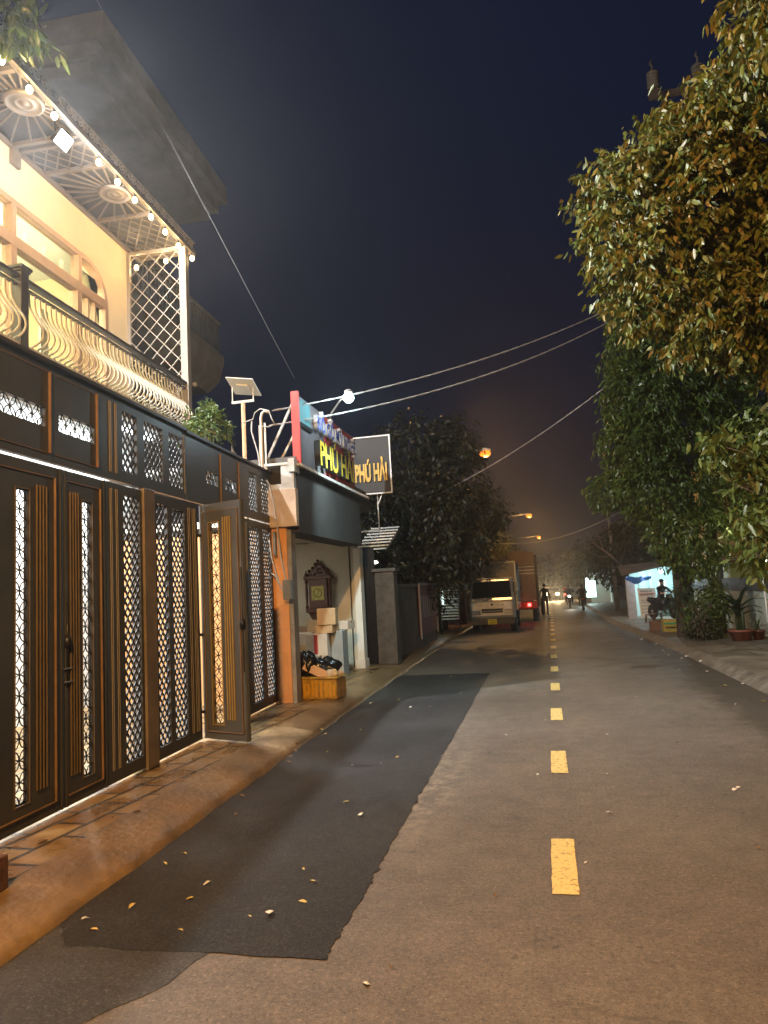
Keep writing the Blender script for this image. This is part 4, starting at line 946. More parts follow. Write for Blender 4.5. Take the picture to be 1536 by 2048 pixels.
# ------------------------------------------------------------------ street lamps (sodium)
SODM = emis('sodium lamp glow', (1.0, 0.21, 0.012), 2.6)
def street_lamp(y, x, z, px_, label, power, first=None):
    t = Thing('street_lamp', label, 'street lamp', (px_, y, 0.1), 'W', 'orange street lamps along the left side')
    mb = MB(); mb.tube([(px_, y, 0.1), (px_, y, z-1.2), (px_+0.05, y, z-0.6), (px_+0.35, y, z-0.1), (x-0.35, y, z+0.06)], [0.09, 0.065, 0.055, 0.045, 0.035], 10)
    t.part('pole', mb, CONCD)
    mb = MB(); mb.prism([(x-0.40, z+0.09), (x-0.30, z+0.13), (x+0.05, z+0.12), (x+0.22, z+0.05), (x+0.20, z+0.02), (x-0.38, z+0.02)], 1, y-0.11, y+0.11); hd_ = t.part('lamp_head', mb, GALV, bevel=0.02)
    mb = MB(); mb.ball((x-0.02, y, z-0.09), 0.19, 14, (1.15, 0.95, 0.8)); t.part('lamp_glass', mb, SODM, hd_)
    lamp('POINT', 'sodium_light', t.o, (x-px_, 0, z-0.30-0.1), power, SODIUM, 0.10)
    return t
street_lamp(-1.4, -1.0, 6.9, -3.3, 'orange street lamp standing beside the camera, out of frame', P_SODIUM)
street_lamp(28.3, -1.9, 6.95, -3.9, 'largest and highest orange street lamp above the left trees', P_SODIUM*0.17)
street_lamp(55.5, -0.8, 6.95, -3.7, 'middle orange street lamp over the trucks', P_SODIUM*0.10)
street_lamp(81.2, -0.3, 6.95, -3.6, 'smallest and farthest orange street lamp', P_SODIUM*0.14)

# ------------------------------------------------------------------ utility pole with insulators
PX, PY = 4.36, 20.6
up = Thing('utility_pole', 'tall concrete power pole rising behind the right tree with ribbed insulators on top', 'utility pole', (PX, PY, 0.12))
mb = MB(); mb.tube([(PX, PY, 0.1), (PX, PY, 15.35)], [0.17, 0.10], 12); up.part('pole', mb, CONCD)
mb = MB(); mb.box(3.95, 6.0, PY-0.06, PY+0.06, 15.20, 15.36); mb.box(3.95, 4.20, PY-0.10, PY+0.10, 15.36, 15.48); up.part('crossarm', mb, CONCD)
ip = [(0.05, 0)]+[q for k in range(5) for q in ((0.155, 0.05+0.085*k), (0.155, 0.075+0.085*k), (0.12, 0.09+0.085*k))]+[(0.05, 0.50)]
for x, rt in ((4.10, 5), (5.32, -6)):
    mb = MB(); mb.lathe((x, PY, 15.49), [(a*1.1, b*1.1) for a, b in ip], 14, Matrix.Rotation(R(rt), 3, 'X')); mb.tube([(x, PY, 16.0), (x+0.02, PY, 16.18), (x-0.03, PY, 16.28), (x+0.02, PY, 16.38)], 0.03, 6)
    up.part('insulator', mb, mat('grey porcelain', (0.20, 0.20, 0.19), 0.35))
def cable(name, a, b, sag, label, r=0.0068, twist=True, m=CABLE, n=150, kink=None):
    a = Vector(a); b = Vector(b); L = (b-a).length; mb = MB(); d = (b-a).normalized(); sd = d.cross(Vector((0, 0, 1))).normalized(); uv = sd.cross(d)
    for ph in ((0, math.pi) if twist else (0,)):
        pts = []
        for i in range(n+1):
            t = i/n; p = a.lerp(b, t)-Vector((0, 0, sag*4*t*(1-t)))
            if twist: w = 2*math.pi*L*t/0.62+ph; p += (sd*math.cos(w)+uv*math.sin(w))*r*1.1
            pts.append(p)
        mb.tube(pts, r, 4, cap=False)
    return single(name, mb, m, label, 'cable', a)
cable('overhead_cable', (-3.80, 10.05, 4.42), (3.85, 18.4, 9.15), 0.42, 'upper twisted white cable crossing the street from the sign to the right tree', n=300)
cable('overhead_cable', (-3.86, 10.05, 4.20), (3.85, 18.4, 8.98), 0.55, 'lower twisted white cable crossing the street from the sign to the right tree', n=300)
cable('overhead_cable', (-3.2, 22, 4.5), (3.9, 18.4, 7.9), 0.35, 'pale cable slanting from the left trees up to the right tree', 0.008, n=200)
cable('overhead_cable', (-3.9, 31, 4.0), (3.6, 30, 4.6), 0.9, 'low sagging cable crossing the far road above the trucks', 0.014, False)
cable('overhead_cable', (-4.6, 13.5, 6.0), (-7.5, -1.0, 18.5), 0.1, 'thin pale wire rising steeply over the house roof', 0.0045, False, m=mat('dull wire', (0.16, 0.16, 0.16), 0.5), n=60)

# ------------------------------------------------------------------ neighbouring tall house
NB = (-7, 12, 0.12)
nh = Thing('neighbour_house', 'tall unlit grey house with a projecting roof slab behind the bright balcony', 'house', NB, 'H')
NBM = mat('grey neighbour plaster', (0.17, 0.19, 0.21), 0.8, 0, 0.35, 0.9, 0.1, 20)
mb = MB(); mb.box(-12, -5.6, 8.2, 14.2, 0.12, 12.7); nh.part('wall', mb, NBM)
mb = MB(); mb.box(-12.2, -4.35, 8.4, 14.6, 12.7, 13.0); mb.box(-12.3, -4.15, 8.3, 14.8, 13.0, 13.35); mb.box(-12.4, -3.95, 8.2, 15.0, 13.35, 13.9); nh.part('roof_slab', mb, NBM, bevel=0.02)
mb = MB(); prof = [(-5.6, 7.6), (-4.7, 7.66), (-4.35, 7.95), (-4.2, 8.5), (-4.2, 8.72), (-5.6, 8.72)]
mb.prism([(x, z) for x, z in prof], 1, 8.6, 15.0); nh.part('balcony', mb, NBM, bevel=0.02)
mb = MB(); mb.box(-4.42, -4.28, 8.6, 15.0, 9.62, 9.72)
for k in range(32): mb.lathe((-4.35, 8.7+0.2*k, 8.72), [(0.04, 0), (0.055, 0.2), (0.07, 0.35), (0.04, 0.6), (0.05, 0.9)], 8)
nh.part('balustrade', mb, NBM)
mb = MB(); mb.ball((-4.6, 13.8, 7.58), 0.07, 10); nh.part('dome_camera', mb, WHITEP)

# ------------------------------------------------------------------ walls and canopy past the shop
gp = Thing('brick_gate_pillar', 'dark brick pillar with a stone cap standing past the shop', 'pillar', (-3.35, 15.6, 0.12))
BRK = paving('dark red brick', (0.10, 0.065, 0.05), (0.075, 0.05, 0.04), (0.05, 0.045, 0.04), 0.22, 0.075, 0.7, mortar=0.008)
mb = MB(); mb.box(-3.58, -3.16, 15.25, 15.65, 0.12, 2.08); gp.part('shaft', mb, mat('dark stone', (0.085, 0.068, 0.055), 0.75, 0, 0.4, 5, 0.4, 18), bevel=0.01)
mb = MB(); mb.box(-3.63, -3.11, 15.20, 15.70, 2.08, 2.15); gp.part('cap', mb, CONCD, bevel=0.01)
mb = MB(); mb.box(-3.84, -3.59, 15.3, 15.36, 0.14, 2.6)
for k in range(5): mb.box(-3.83+0.05*k, -3.81+0.05*k, 15.27, 15.30, 0.2, 2.55)
single('dark_side_gate', mb, BLACKIRON, 'narrow black metal gate between the white column and the brick pillar', 'gate', (-3.7, 15.33, 0.12))
wl = Thing('boundary_wall', 'old dark boundary wall running away behind the brick pillar', 'wall', (-3.5, 18, 0.12))
mb = MB(); mb.box(-3.55, -3.40, 15.66, 22.5, 0.12, 1.75); wl.part('wall', mb, CONCD); mb = MB(); mb.box(-3.60, -3.36, 15.75, 22.5, 1.75, 1.82); wl.part('coping', mb, CONCD)
cn = Thing('slatted_canopy', 'white slatted canopy glowing between black bars behind the framed sign', 'canopy', (-3.8, 16.6, 2.2))
mb = MB()
for k in range(8): mb.bar((-4.15, 15.9+0.24*k, 2.62+0.088*k), (-3.42, 15.9+0.24*k, 2.62+0.088*k), 0.012, 0.034, up=(0, 0, 1))
cn.part('slats', mb, mat('ivory slats', (0.62, 0.60, 0.54), 0.5))
mb = MB()
for x in (-4.16, -3.82, -3.42): mb.bar((x, 15.8, 2.56), (x, 17.8, 3.24), 0.035)
cn.part('rafters', mb, BLACKIRON)
mb = MB()
for x in (-3.90, -3.76): mb.bar((x, 15.95, 2.05), (x, 15.95, 2.62), 0.04)
cn.part('post', mb, WHITEP)
mb = MB(); mb.lathe((-3.95, 17.0, 2.35), [(0.03, 0.06), (0.07, 0.03), (0.07, 0.0), (0.01, -0.02)], 10); cn.part('lamp', mb, emis('dim porch glow', (1.0, 0.88, 0.66), 5))
lamp('POINT', 'canopy_light', cn.o, (0.0, -1.2, 0.35), 5, (1.0, 0.88, 0.66), 0.1)
mb = MB(); mb.box(-4.9, -4.8, 15.0, 22, 0.12, 3.6); single('inner_wall', mb, WHITEWALL, 'pale wall glimpsed under the slatted canopy', 'wall', (-4.85, 18, 0.12))
mb = MB(); fnb = Thing('framed_banner', 'faded red striped banner in a pale frame fixed past the boundary wall', 'banner', (-3.8, 20, 0.3))
mb = MB(); mb.box(-3.38, -3.34, 19.4, 22.3, 0.45, 1.78); pb = fnb.part('banner_cloth', mb, mat('faded red banner', (0.17, 0.055, 0.05), 0.7, 0, 0.3, 5))
mb = MB()
for k in range(8): mb.box(-3.339, -3.333, 19.6+0.34*k, 19.7+0.34*k, 0.9, 1.5)
fnb.part('pale_marks', mb, mat('dull white print', (0.26, 0.25, 0.28), 0.6), pb)
mb = MB(); mb.box(-3.34, -3.31, 19.32, 19.4, 0.35, 1.85); mb.box(-3.34, -3.31, 22.3, 22.42, 0.35, 1.85); mb.box(-3.338, -3.312, 19.4, 22.3, 1.79, 1.85); fnb.part('frame', mb, mat('dull frame', (0.30, 0.26, 0.22), 0.6))
lv = Thing('louvred_gate', 'gate of pale horizontal louvres lit from behind, left of the front truck', 'gate', (-3.6, 25.4, 0.1))
mb = MB()
for k in range(13): mb.bar((-3.62, 25.3, 0.62+0.10*k), (-3.05, 25.7, 0.60+0.10*k), 0.05, 0.012, up=(0, -1, 0.6))
lv.part('louvres', mb, mat('louvre paint', (0.55, 0.57, 0.52), 0.5))
mb = MB(); mb.bar((-3.64, 25.28, 0.1), (-3.64, 25.28, 1.95), 0.05); mb.bar((-3.03, 25.72, 0.1), (-3.03, 25.72, 1.95), 0.05); lv.part('gate_frame', mb, BLACKIRON)
mb = MB(); mb.box(-3.60, -3.55, 25.5, 25.6, 1.1, 1.6); lv.part('wall_lamp', mb, emis('pale wall lamp', (0.75, 0.95, 0.9), 3))
lamp('POINT', 'gate_light', lv.o, (0.35, -0.35, 1.2), 5, (0.8, 0.98, 0.9), 0.1)
mb = MB(); mb.ball((-3.73, 24.0, 0.56), 0.05, 10); mb.tube([(-3.73, 24.02, 0.1), (-3.73, 24.02, 0.52)], 0.012, 6)
gl_ = Thing('green_lamp', 'tiny green glowing lamp low in the dark left of the trucks', 'lamp', (-3.73, 24, 0.1))
mb = MB(); mb.ball((-3.73, 24.0, 0.56), 0.045, 10); gl_.part('bulb', mb, emis('green glow', (0.10, 1.0, 0.60), 6))
mb = MB(); mb.tube([(-3.73, 24.05, 0.1), (-3.73, 24.05, 0.56)], 0.014, 6); gl_.part('stake', mb, BLACKIRON)

# ------------------------------------------------------------------ trucks
def wheel(t, x, y, r, w, side):
    M = Matrix.Rotation(R(90), 3, 'Y'); mb = MB()
    mb.lathe((x, y, r), [(r*0.62, -w/2), (r*0.94, -w/2), (r, -w/2+0.03), (r, w/2-0.03), (r*0.94, w/2), (r*0.62, w/2)], 22, M); wh_ = t.part('wheel', mb, TYRE)
    mb = MB(); mb.lathe((x+side*0.02, y, r), [(0.02, -w/2+0.02), (r*0.6, -w/2+0.03), (r*0.6, w/2-0.03), (0.06, w/2-0.06), (0.05, w/2-0.01), (0.001, w/2-0.01)], 16, M); t.part('rim', mb, GALV, wh_)
TX0, TX1, TY = -2.74, -1.14, 26.5
SILV = mat('beige silver truck paint', (0.40, 0.40, 0.41), 0.33, 0.3, 0.08, 3)
tk = Thing('delivery_truck', 'light truck with dull silver cab and yellow number plate parked facing the camera', 'truck', ((TX0+TX1)/2, TY, 0))
mb = MB(); pr_ = [(TY, 0.50), (TY-0.04, 0.62), (TY-0.02, 1.15), (TY+0.12, 1.25), (TY+0.42, 1.86), (TY+0.52, 1.93), (TY+1.1, 1.95), (TY+1.1, 0.50)]
n_ = len(pr_); vs = []
for k, (x, ins) in enumerate(((TX0, 0.05), (TX0+0.08, 0), (TX1-0.08, 0), (TX1, 0.05))):
    for (y, z) in pr_: vs.append((x+(0.09*max(0, z-1.2)*(1 if x < -2 else -1)), y+(ins if y < TY+1 else 0), z-(ins*0.5 if z > 1.5 else 0)))
mb.add(vs, [tuple(range(n_)), tuple(reversed(range(3*n_, 4*n_)))]+[(s*n_+i, s*n_+n_+i, s*n_+n_+(i+1) % n_, s*n_+(i+1) % n_) for s in range(3) for i in range(n_)])
cabo = tk.part('cab', mb, SILV, bevel=0.03)
mb = MB(); a = 0.09; mb.add([(TX0+a, TY+0.135, 1.25), (TX1-a, TY+0.135, 1.25), (TX1-a-0.05, TY+0.415, 1.83), (TX0+a+0.05, TY+0.415, 1.83), (TX0+a, TY+0.115, 1.26), (TX1-a, TY+0.115, 1.26), (TX1-a-0.05, TY+0.395, 1.84), (TX0+a+0.05, TY+0.395, 1.84)],
       [(0, 3, 2, 1), (4, 5, 6, 7), (0, 1, 5, 4), (2, 3, 7, 6), (1, 2, 6, 5), (0, 4, 7, 3)]); tk.part('windscreen', mb, DGLASS, cabo)
mb = MB()
for sx in (-1, 1):
    x = TX0+0.02 if sx < 0 else TX1-0.02; mb.prism([(TY+0.35, 1.25), (TY+0.60, 1.78), (TY+0.98, 1.80), (TY+1.0, 1.25)], 0, x-0.02-(0.0 if sx < 0 else -0.02)*1, x+0.02)
tk.part('side_window', mb, DGLASS, cabo)
mb = MB(); mb.box(-2.32, -1.56, TY-0.055, TY-0.035, 0.72, 0.86); tk.part('grille', mb, BLACKIRON, cabo)
mb = MB(); mb.box(-2.34, -1.54, TY-0.062, TY-0.054, 0.865, 0.885); mb.box(-2.34, -1.54, TY-0.062, TY-0.054, 0.775, 0.79); tk.part('chrome_strip', mb, CHROME, cabo)
for x in (-2.52, -1.36):
    mb = MB(); mb.box(x-0.15, x+0.15, TY-0.055, TY+0.02, 0.66, 0.82); tk.part('headlight', mb, mat('clear lamp glass', (0.62, 0.62, 0.60), 0.08, 0.5), bevel=0.02)
mb = MB(); mb.lathe((-1.94, TY-0.035, 1.02), [(0.05, -0.006), (0.05, 0.006)], 14, Matrix.Rotation(R(90), 3, 'X')); tk.part('round_badge', mb, CHROME, cabo)
mb = MB(); mb.box(-2.45, -2.30, TY-0.03, TY-0.022, 1.00, 1.03); mb.box(-1.72, -1.50, TY-0.03, TY-0.022, 0.97, 1.00); tk.part('badge_strip', mb, CHROME, cabo)
mb = MB(); mb.box(TX0+0.02, TX1-0.02, TY-0.12, TY+0.05, 0.30, 0.52); bmp = tk.part('bumper', mb, mat('dull bumper', (0.07, 0.065, 0.06), 0.5), bevel=0.03)
mb = MB(); mb.box(-2.11, -1.80, TY-0.135, TY-0.121, 0.32, 0.50); pl_ = tk.part('number_plate', mb, mat('yellow plate', (0.85, 0.72, 0.05), 0.5, emit=(0.85, 0.72, 0.05), estr=0.0), bmp)
rr = random.Random(4); mb = MB()
for z, ks in ((0.42, 4), (0.34, 6)):
    for k in range(ks):
        x = -2.07+0.26*(k+0.2)/ks; mb.box(x, x+0.018, TY-0.138, TY-0.1355, z, z+0.055); mb.box(x+0.018, x+0.030, TY-0.138, TY-0.1355, z+rr.choice((0, 0.02, 0.04)), z+0.014+rr.choice((0, 0.02, 0.04)))
tk.part('plate_marks', mb, BLACKIRON, pl_)
for sx, x in ((-1, TX0-0.10), (1, TX1+0.10)):
    mb = MB(); mb.box(x-0.06, x+0.06, TY+0.18, TY+0.22, 1.45, 1.80); mb.bar((x, TY+0.22, 1.75), (x-sx*0.12, TY+0.4, 1.85), 0.02); mb.bar((x, TY+0.22, 1.48), (x-sx*0.12, TY+0.4, 1.4), 0.02); tk.part('mirror', mb, mat('mirror shell', (0.35, 0.37, 0.36), 0.3), bevel=0.01)
mb = MB(); mb.box(TX0-0.05, TX1+0.06, TY+1.15, TY+5.2, 0.75, 2.56); cb_ = tk.part('cargo_box', mb, mat('dull grey cargo panel', (0.30, 0.29, 0.28), 0.5, 0.2, 0.2, 2), bevel=0.015)
mb = MB(); mb.box(TX0-0.06, TX1+0.07, TY+1.12, TY+1.16, 2.52, 2.58); mb.box(TX1+0.03, TX1+0.08, TY+1.12, TY+1.20, 0.75, 2.52); mb.box(TX0+0.02, TX1-0.05, TY+0.50, TY+0.54, 1.945, 1.975); tk.part('edge_trim', mb, GALV, cb_)
mb = MB(); mb.box(TX0+0.1, TX1-0.1, TY+0.1, TY+5.1, 0.52, 0.74); tk.part('chassis', mb, BLACKIRON)
for y in (TY+0.95, TY+4.1):
    wheel(tk, TX0+0.12, y, 0.36, 0.22, -1); wheel(tk, TX1-0.10, y, 0.36, 0.22, 1)
# second truck, seen from the rear
UX0, UX1, UY = -2.45, -0.42, 33.6
t2 = Thing('tarpaulin_truck', 'taller truck with brown tarpaulin top seen from the rear with red tail lights', 'truck', (-1.4, UY, 0))
mb = MB(); tp = [(UX0, 2.45), (UX0, 2.75), (UX0+0.12, 3.08), (UX0+0.6, 3.20), (UX1-0.5, 3.20), (UX1-0.06, 3.10), (UX1+0.04, 2.85), (UX1+0.04, 2.5)]
mb.smooth = False; mb.prism(tp, 1, UY-0.05, UY+5.5); t2.part('tarpaulin', mb, mat('brown tarpaulin', (0.12, 0.078, 0.058), 0.55, 0, 0.25, 3, 0.9, 3), bevel=0.03)
mb = MB(); mb.box(UX0, UX1, UY, UY+5.4, 0.95, 2.5); bx_ = t2.part('stake_body', mb, mat('worn brown truck boards', (0.15, 0.10, 0.075), 0.6, 0, 0.4, 4, 0.3, 12))
mb = MB()
for k in range(9): mb.box(UX0+0.04, UX1-0.04, UY-0.02, UY-0.003, 1.05+0.12*k, 1.13+0.12*k)
t2.part('tailgate_boards', mb, mat('orange brown boards', (0.15, 0.095, 0.065), 0.6, 0, 0.3, 6), bx_)
mb = MB()
for z in (2.16, 2.31, 2.46): mb.box(UX0+0.05, UX1-0.02, UY-0.05, UY-0.025, z, z+0.03)
t2.part('pale_rails', mb, GALV, bx_)
mb = MB(); mb.box(UX1-0.02, UX1+0.10, UY-0.06, UY+0.10, 0.7, 3.0); mb.box(UX0-0.08, UX0+0.02, UY-0.06, UY+0.1, 0.7, 2.9); t2.part('corner_post', mb, BLACKIRON)
mb = MB(); mb.box(UX0, UX1, UY-0.10, UY+0.05, 0.60, 0.92); rb = t2.part('rear_bar', mb, mat('dark red bar', (0.20, 0.02, 0.02), 0.5), bevel=0.02)
TAIL = emis('red tail light glow', (1.0, 0.05, 0.04), 14)
for x in (-1.38, -0.78, -2.1):
    mb = MB(); mb.box(x-0.07, x+0.07, UY-0.125, UY-0.101, 0.70, 0.83); t2.part('tail_light', mb, TAIL, rb, bevel=0.01)
lamp('POINT', 'tail_glow', t2.o, (0.55, -0.35, 0.75), 3, (1.0, 0.06, 0.04), 0.06)
mb = MB(); mb.box(UX0+0.2, UX1-0.2, UY+0.2, UY+5.3, 0.55, 0.9); t2.part('chassis', mb, BLACKIRON)
for y in (UY+1.0, UY+4.6):
    wheel(t2, UX0+0.18, y, 0.42, 0.26, -1); wheel(t2, UX1-0.12, y, 0.42, 0.26, 1)

# ------------------------------------------------------------------ people and motorbikes
def body_mesh(name, J, E, parent, mats, zones, base):
    """skinned figure. J: name->(x,y,z,r); E: edges; zones(p)->material index"""
    me = bpy.data.meshes.new(name); idx = {k: i for i, k in enumerate(J)}
    me.from_pydata([(v[0], v[1], v[2]) for v in J.values()], [(idx[a], idx[b]) for a, b in E], [])
    o = bpy.data.objects.new(name, me); COL.objects.link(o)
    sk = o.modifiers.new('skin', 'SKIN'); sk.use_smooth_shade = True
    sv = me.skin_vertices[0].data if me.skin_vertices else None
    if sv is None:
        me.attributes.new('x', 'FLOAT', 'POINT'); sv = me.skin_vertices[0].data
    for i, v in enumerate(J.values()): sv[i].radius = (v[3], v[3]*(v[4] if len(v) > 4 else 1)); sv[i].use_root = (i == 0)
    ss = o.modifiers.new('sub', 'SUBSURF'); ss.levels = 1; ss.render_levels = 1
    bpy.context.view_layer.update()
    m2 = bpy.data.meshes.new_from_object(o.evaluated_get(bpy.context.evaluated_depsgraph_get())); COL.objects.unlink(o); bpy.data.objects.remove(o)
    m2.materials.clear()
    for m in mats: m2.materials.append(m)
    for p in m2.polygons: p.material_index = zones(p.center); p.use_smooth = True
    o = bpy.data.objects.new(name, m2); COL.objects.link(o); o.parent = parent; return o
def hand(J, E, root, p, d, s):
    """five short finger chains from the wrist vertex"""
    J[root+'palm'] = (p[0]+d[0]*0.05, p[1]+d[1]*0.05, p[2]+d[2]*0.05, 0.030, 0.6); E.append((root, root+'palm'))
    for k in range(5):
        o_ = (k-2)*0.017; L = (0.045, 0.068, 0.075, 0.070, 0.055)[k]; b = 0.05 if k else 0.02
        q = (p[0]+d[0]*(b+L*0.6)+(0 if k else 0.03)*s, p[1]+d[1]*(b+L*0.6)+o_, p[2]+d[2]*(b+L*0.6))
        q2 = (q[0]+d[0]*L*0.5-0.01*s, q[1]+d[1]*L*0.5, q[2]+d[2]*L*0.5)
        J[f'{root}f{k}'] = (*q, 0.009); J[f'{root}g{k}'] = (*q2, 0.008); E += [(root+'palm', f'{root}f{k}'), (f'{root}f{k}', f'{root}g{k}')]
def person(label, loc, rot, pose, shirt, trousers, group=None):
    th = Thing('person', label, 'person', loc, 'W', group, rot)
    J, E = {}, []
    if pose == 'stand':
        P = dict(pel=(0, 0, .92, .13, .75), spi=(0, 0, 1.12, .125, .75), che=(0, 0, 1.32, .15, .65), nek=(0, 0, 1.47, .055), hd=(0, -.01, 1.56, .085), top=(0, -.005, 1.66, .075),
                 hl=(-.10, 0, .86, .085), kl=(-.11, -.03, .48, .058), al=(-.11, .02, .09, .038), fl=(-.12, -.13, .04, .035), hr=(.10, 0, .86, .085), kr=(.11, .05, .48, .058), ar=(.11, .12, .09, .038), fr=(.12, -.02, .04, .035),
                 sl=(-.19, 0, 1.38, .058), el=(-.25, .03, 1.10, .042), wl=(-.25, -.05, .86, .028), sr=(.19, 0, 1.38, .058), er=(.25, .05, 1.10, .042), wr=(.26, -.02, .86, .028))
        dl, dr = (0, -.3, -.95), (0, -.2, -.97)
    else:  # seated / riding: facing -Y
        P = dict(pel=(0, .08, .76, .14, .75), spi=(0, .05, .95, .125, .75), che=(0, 0, 1.15, .15, .65), nek=(0, -.03, 1.29, .055), hd=(0, -.05, 1.38, .085), top=(0, -.04, 1.48, .078),
                 hl=(-.12, .04, .74, .088), kl=(-.19, -.36, .70, .062), al=(-.17, -.28, .30, .038), fl=(-.17, -.40, .25, .035), hr=(.12, .04, .74, .088), kr=(.19, -.36, .70, .062), ar=(.17, -.28, .30, .038), fr=(.17, -.40, .25, .035),
                 sl=(-.19, 0, 1.20, .058), el=(-.27, -.20, 1.0, .042), wl=(-.25, -.42, .99, .028), sr=(.19, 0, 1.20, .058), er=(.27, -.20, 1.0, .042), wr=(.25, -.42, .99, .028))
        dl = dr = (0, -.95, -.2)
    J.update(P)
    E += [('pel', 'spi'), ('spi', 'che'), ('che', 'nek'), ('nek', 'hd'), ('hd', 'top'), ('pel', 'hl'), ('hl', 'kl'), ('kl', 'al'), ('al', 'fl'), ('pel', 'hr'), ('hr', 'kr'), ('kr', 'ar'), ('ar', 'fr'),
          ('che', 'sl'), ('sl', 'el'), ('el', 'wl'), ('che', 'sr'), ('sr', 'er'), ('er', 'wr')]
    hand(J, E, 'wl', P['wl'], dl, -1); hand(J, E, 'wr', P['wr'], dr, 1)
    nz, wz = P['nek'][2]+0.01, P['pel'][2]+0.04
    def zones(c):
        if c.z > nz or ((abs(c.x) > .2) and (Vector((abs(c.x), c.y, c.z))-Vector((P['wr'][0], P['wr'][1], P['wr'][2]))).length < 0.16): return 0
        if c.z > wz: return 1
        if c.z < P['al'][2]-0.02: return 3
        if pose != 'stand' and abs(c.x) > .2 and c.z > .85: return 1
        return 2
    b = body_mesh('body', J, E, th.o, [SKIN, shirt, trousers, BLACKIRON], zones, loc)
    hx, hy, hz = P['hd'][:3]
    mb = MB(); mb.ball((hx, hy+.02, hz+.055), 0.098, 14, (0.92, 1.05, 0.92)); h = mb.build('hair', HAIR, th.o)
    mb = MB(); mb.ball((hx, hy-.085, hz+.005), 0.016, 8, (0.8, 1, 1.3))
    for s in (-1, 1): mb.ball((hx+s*.085, hy+.01, hz+.01), 0.02, 8, (0.5, 1, 1.5))
    mb.build('nose_and_ears', SKIN, th.o)
    return th
def motorbike(label, loc, rot, paint, head=0, tail=0, group=None):
    th = Thing('motorbike', label, 'motorbike', loc, 'W', group, rot); th.base = Vector((0, 0, 0))
    M = Matrix.Rotation(R(90), 3, 'Y')
    for y in (-0.60, 0.60):
        mb = MB(); mb.lathe((0, y, 0.28), [(0.20, -0.035), (0.26, -0.04), (0.285, 0), (0.26, 0.04), (0.20, 0.035)], 20, M); w_ = th.part('wheel', mb, TYRE)
        mb = MB(); mb.lathe((0, y, 0.28), [(0.05, -0.05), (0.05, 0.05)], 10, M)
        for k in range(5): a = 1.2566*k; mb.bar((0, y, 0.28), (0, y+0.2*math.cos(a), 0.28+0.2*math.sin(a)), 0.03, 0.02)
        th.part('rim', mb, GALV, w_)
    mb = MB(); mb.prism([(-0.42, 0.92), (-0.52, 0.70), (-0.40, 0.40), (-0.10, 0.30), (0.25, 0.32), (0.45, 0.48), (0.80, 0.68), (0.82, 0.74), (0.30, 0.72), (-0.02, 0.55), (-0.22, 0.60), (-0.32, 0.90)], 0, -0.10, 0.10); th.part('fairing', mb, paint, bevel=0.03)
    mb = MB(); mb.prism([(0.0, 0.74), (0.05, 0.78), (0.70, 0.82), (0.78, 0.76), (0.40, 0.72), (0.05, 0.70)], 0, -0.12, 0.12); th.part('seat', mb, BLACKIRON, bevel=0.02)
    mb = MB(); mb.tube([(-0.32, -0.25, 1.0), (-0.12, -0.36, 1.0), (0.12, -0.36, 1.0), (0.32, -0.25, 1.0)], 0.014, 8); hb = th.part('handlebar', mb, BLACKIRON)
    for s in (-1, 1):
        mb = MB(); mb.lathe((s*0.30, -0.32, 1.10), [(0.02, -0.01), (0.05, 0), (0.05, 0.02), (0.01, 0.02)], 10, Matrix.Rotation(R(90), 3, 'X')); mb.tube([(s*0.27, -0.28, 1.0), (s*0.30, -0.30, 1.08)], 0.007, 5); th.part('mirror', mb, BLACKIRON, hb)
    mb = MB(); mb.bar((0, -0.40, 0.85), (0, -0.60, 0.28), 0.07, 0.04); mb.tube([(0.12, 0.1, 0.30), (0.14, 0.7, 0.36)], 0.035, 8); th.part('fork_and_exhaust', mb, GALV)
    mb = MB(); mb.ball((0, -0.47, 0.80), 0.075, 12, (1.2, 0.6, 0.9)); th.part('headlight', mb, emis('bike headlight glow', (1, .93, .80), 30) if head else CHROME)
    mb = MB(); mb.box(-0.06, 0.06, 0.80, 0.84, 0.66, 0.74); th.part('tail_light', mb, TAIL if tail else RED)
    if head: lamp('SPOT', 'headlight_beam', th.o, (0, -0.6, 0.8), head, (1, .9, .72), 0.05, (0, -1, -0.10), 70, 0.5)
    return th
DK = mat('black clothing', (0.02, 0.02, 0.024), 0.8); JEAN = mat('blue denim', (0.09, 0.13, 0.22), 0.8); GREYC = mat('grey clothing', (0.10, 0.10, 0.11), 0.8)
person('person in dark shirt standing by the rear corner of the tarpaulin truck', (-0.10, 39.5, 0), R(160), 'stand', DK, DK)
motorbike('dark motorbike parked beside the tarpaulin truck', (-0.25, 41.5, 0), R(5), BLACKIRON)
motorbike('motorbike ridden away down the right lane', (2.05, 44.5, 0), R(180), DK, 0, 0)
person('person in black riding a motorbike away down the right lane', (2.05, 44.5, 0.02), R(180), 'ride', DK, DK)
motorbike('oncoming motorbike with a small white headlight left of the black rider', (1.45, 49.5, 0), 0, BLACKIRON, 60)
person('person on the oncoming motorbike with its headlight on', (1.45, 49.5, 0.02), 0, 'ride', GREYC, DK)
motorbike('distant motorbike with a red tail light ahead of the car', (1.62, 68, 0), R(180), RED, 0, 1)
person('person riding the distant motorbike with the red tail light', (1.62, 68, 0.02), R(180), 'ride', RED, DK)
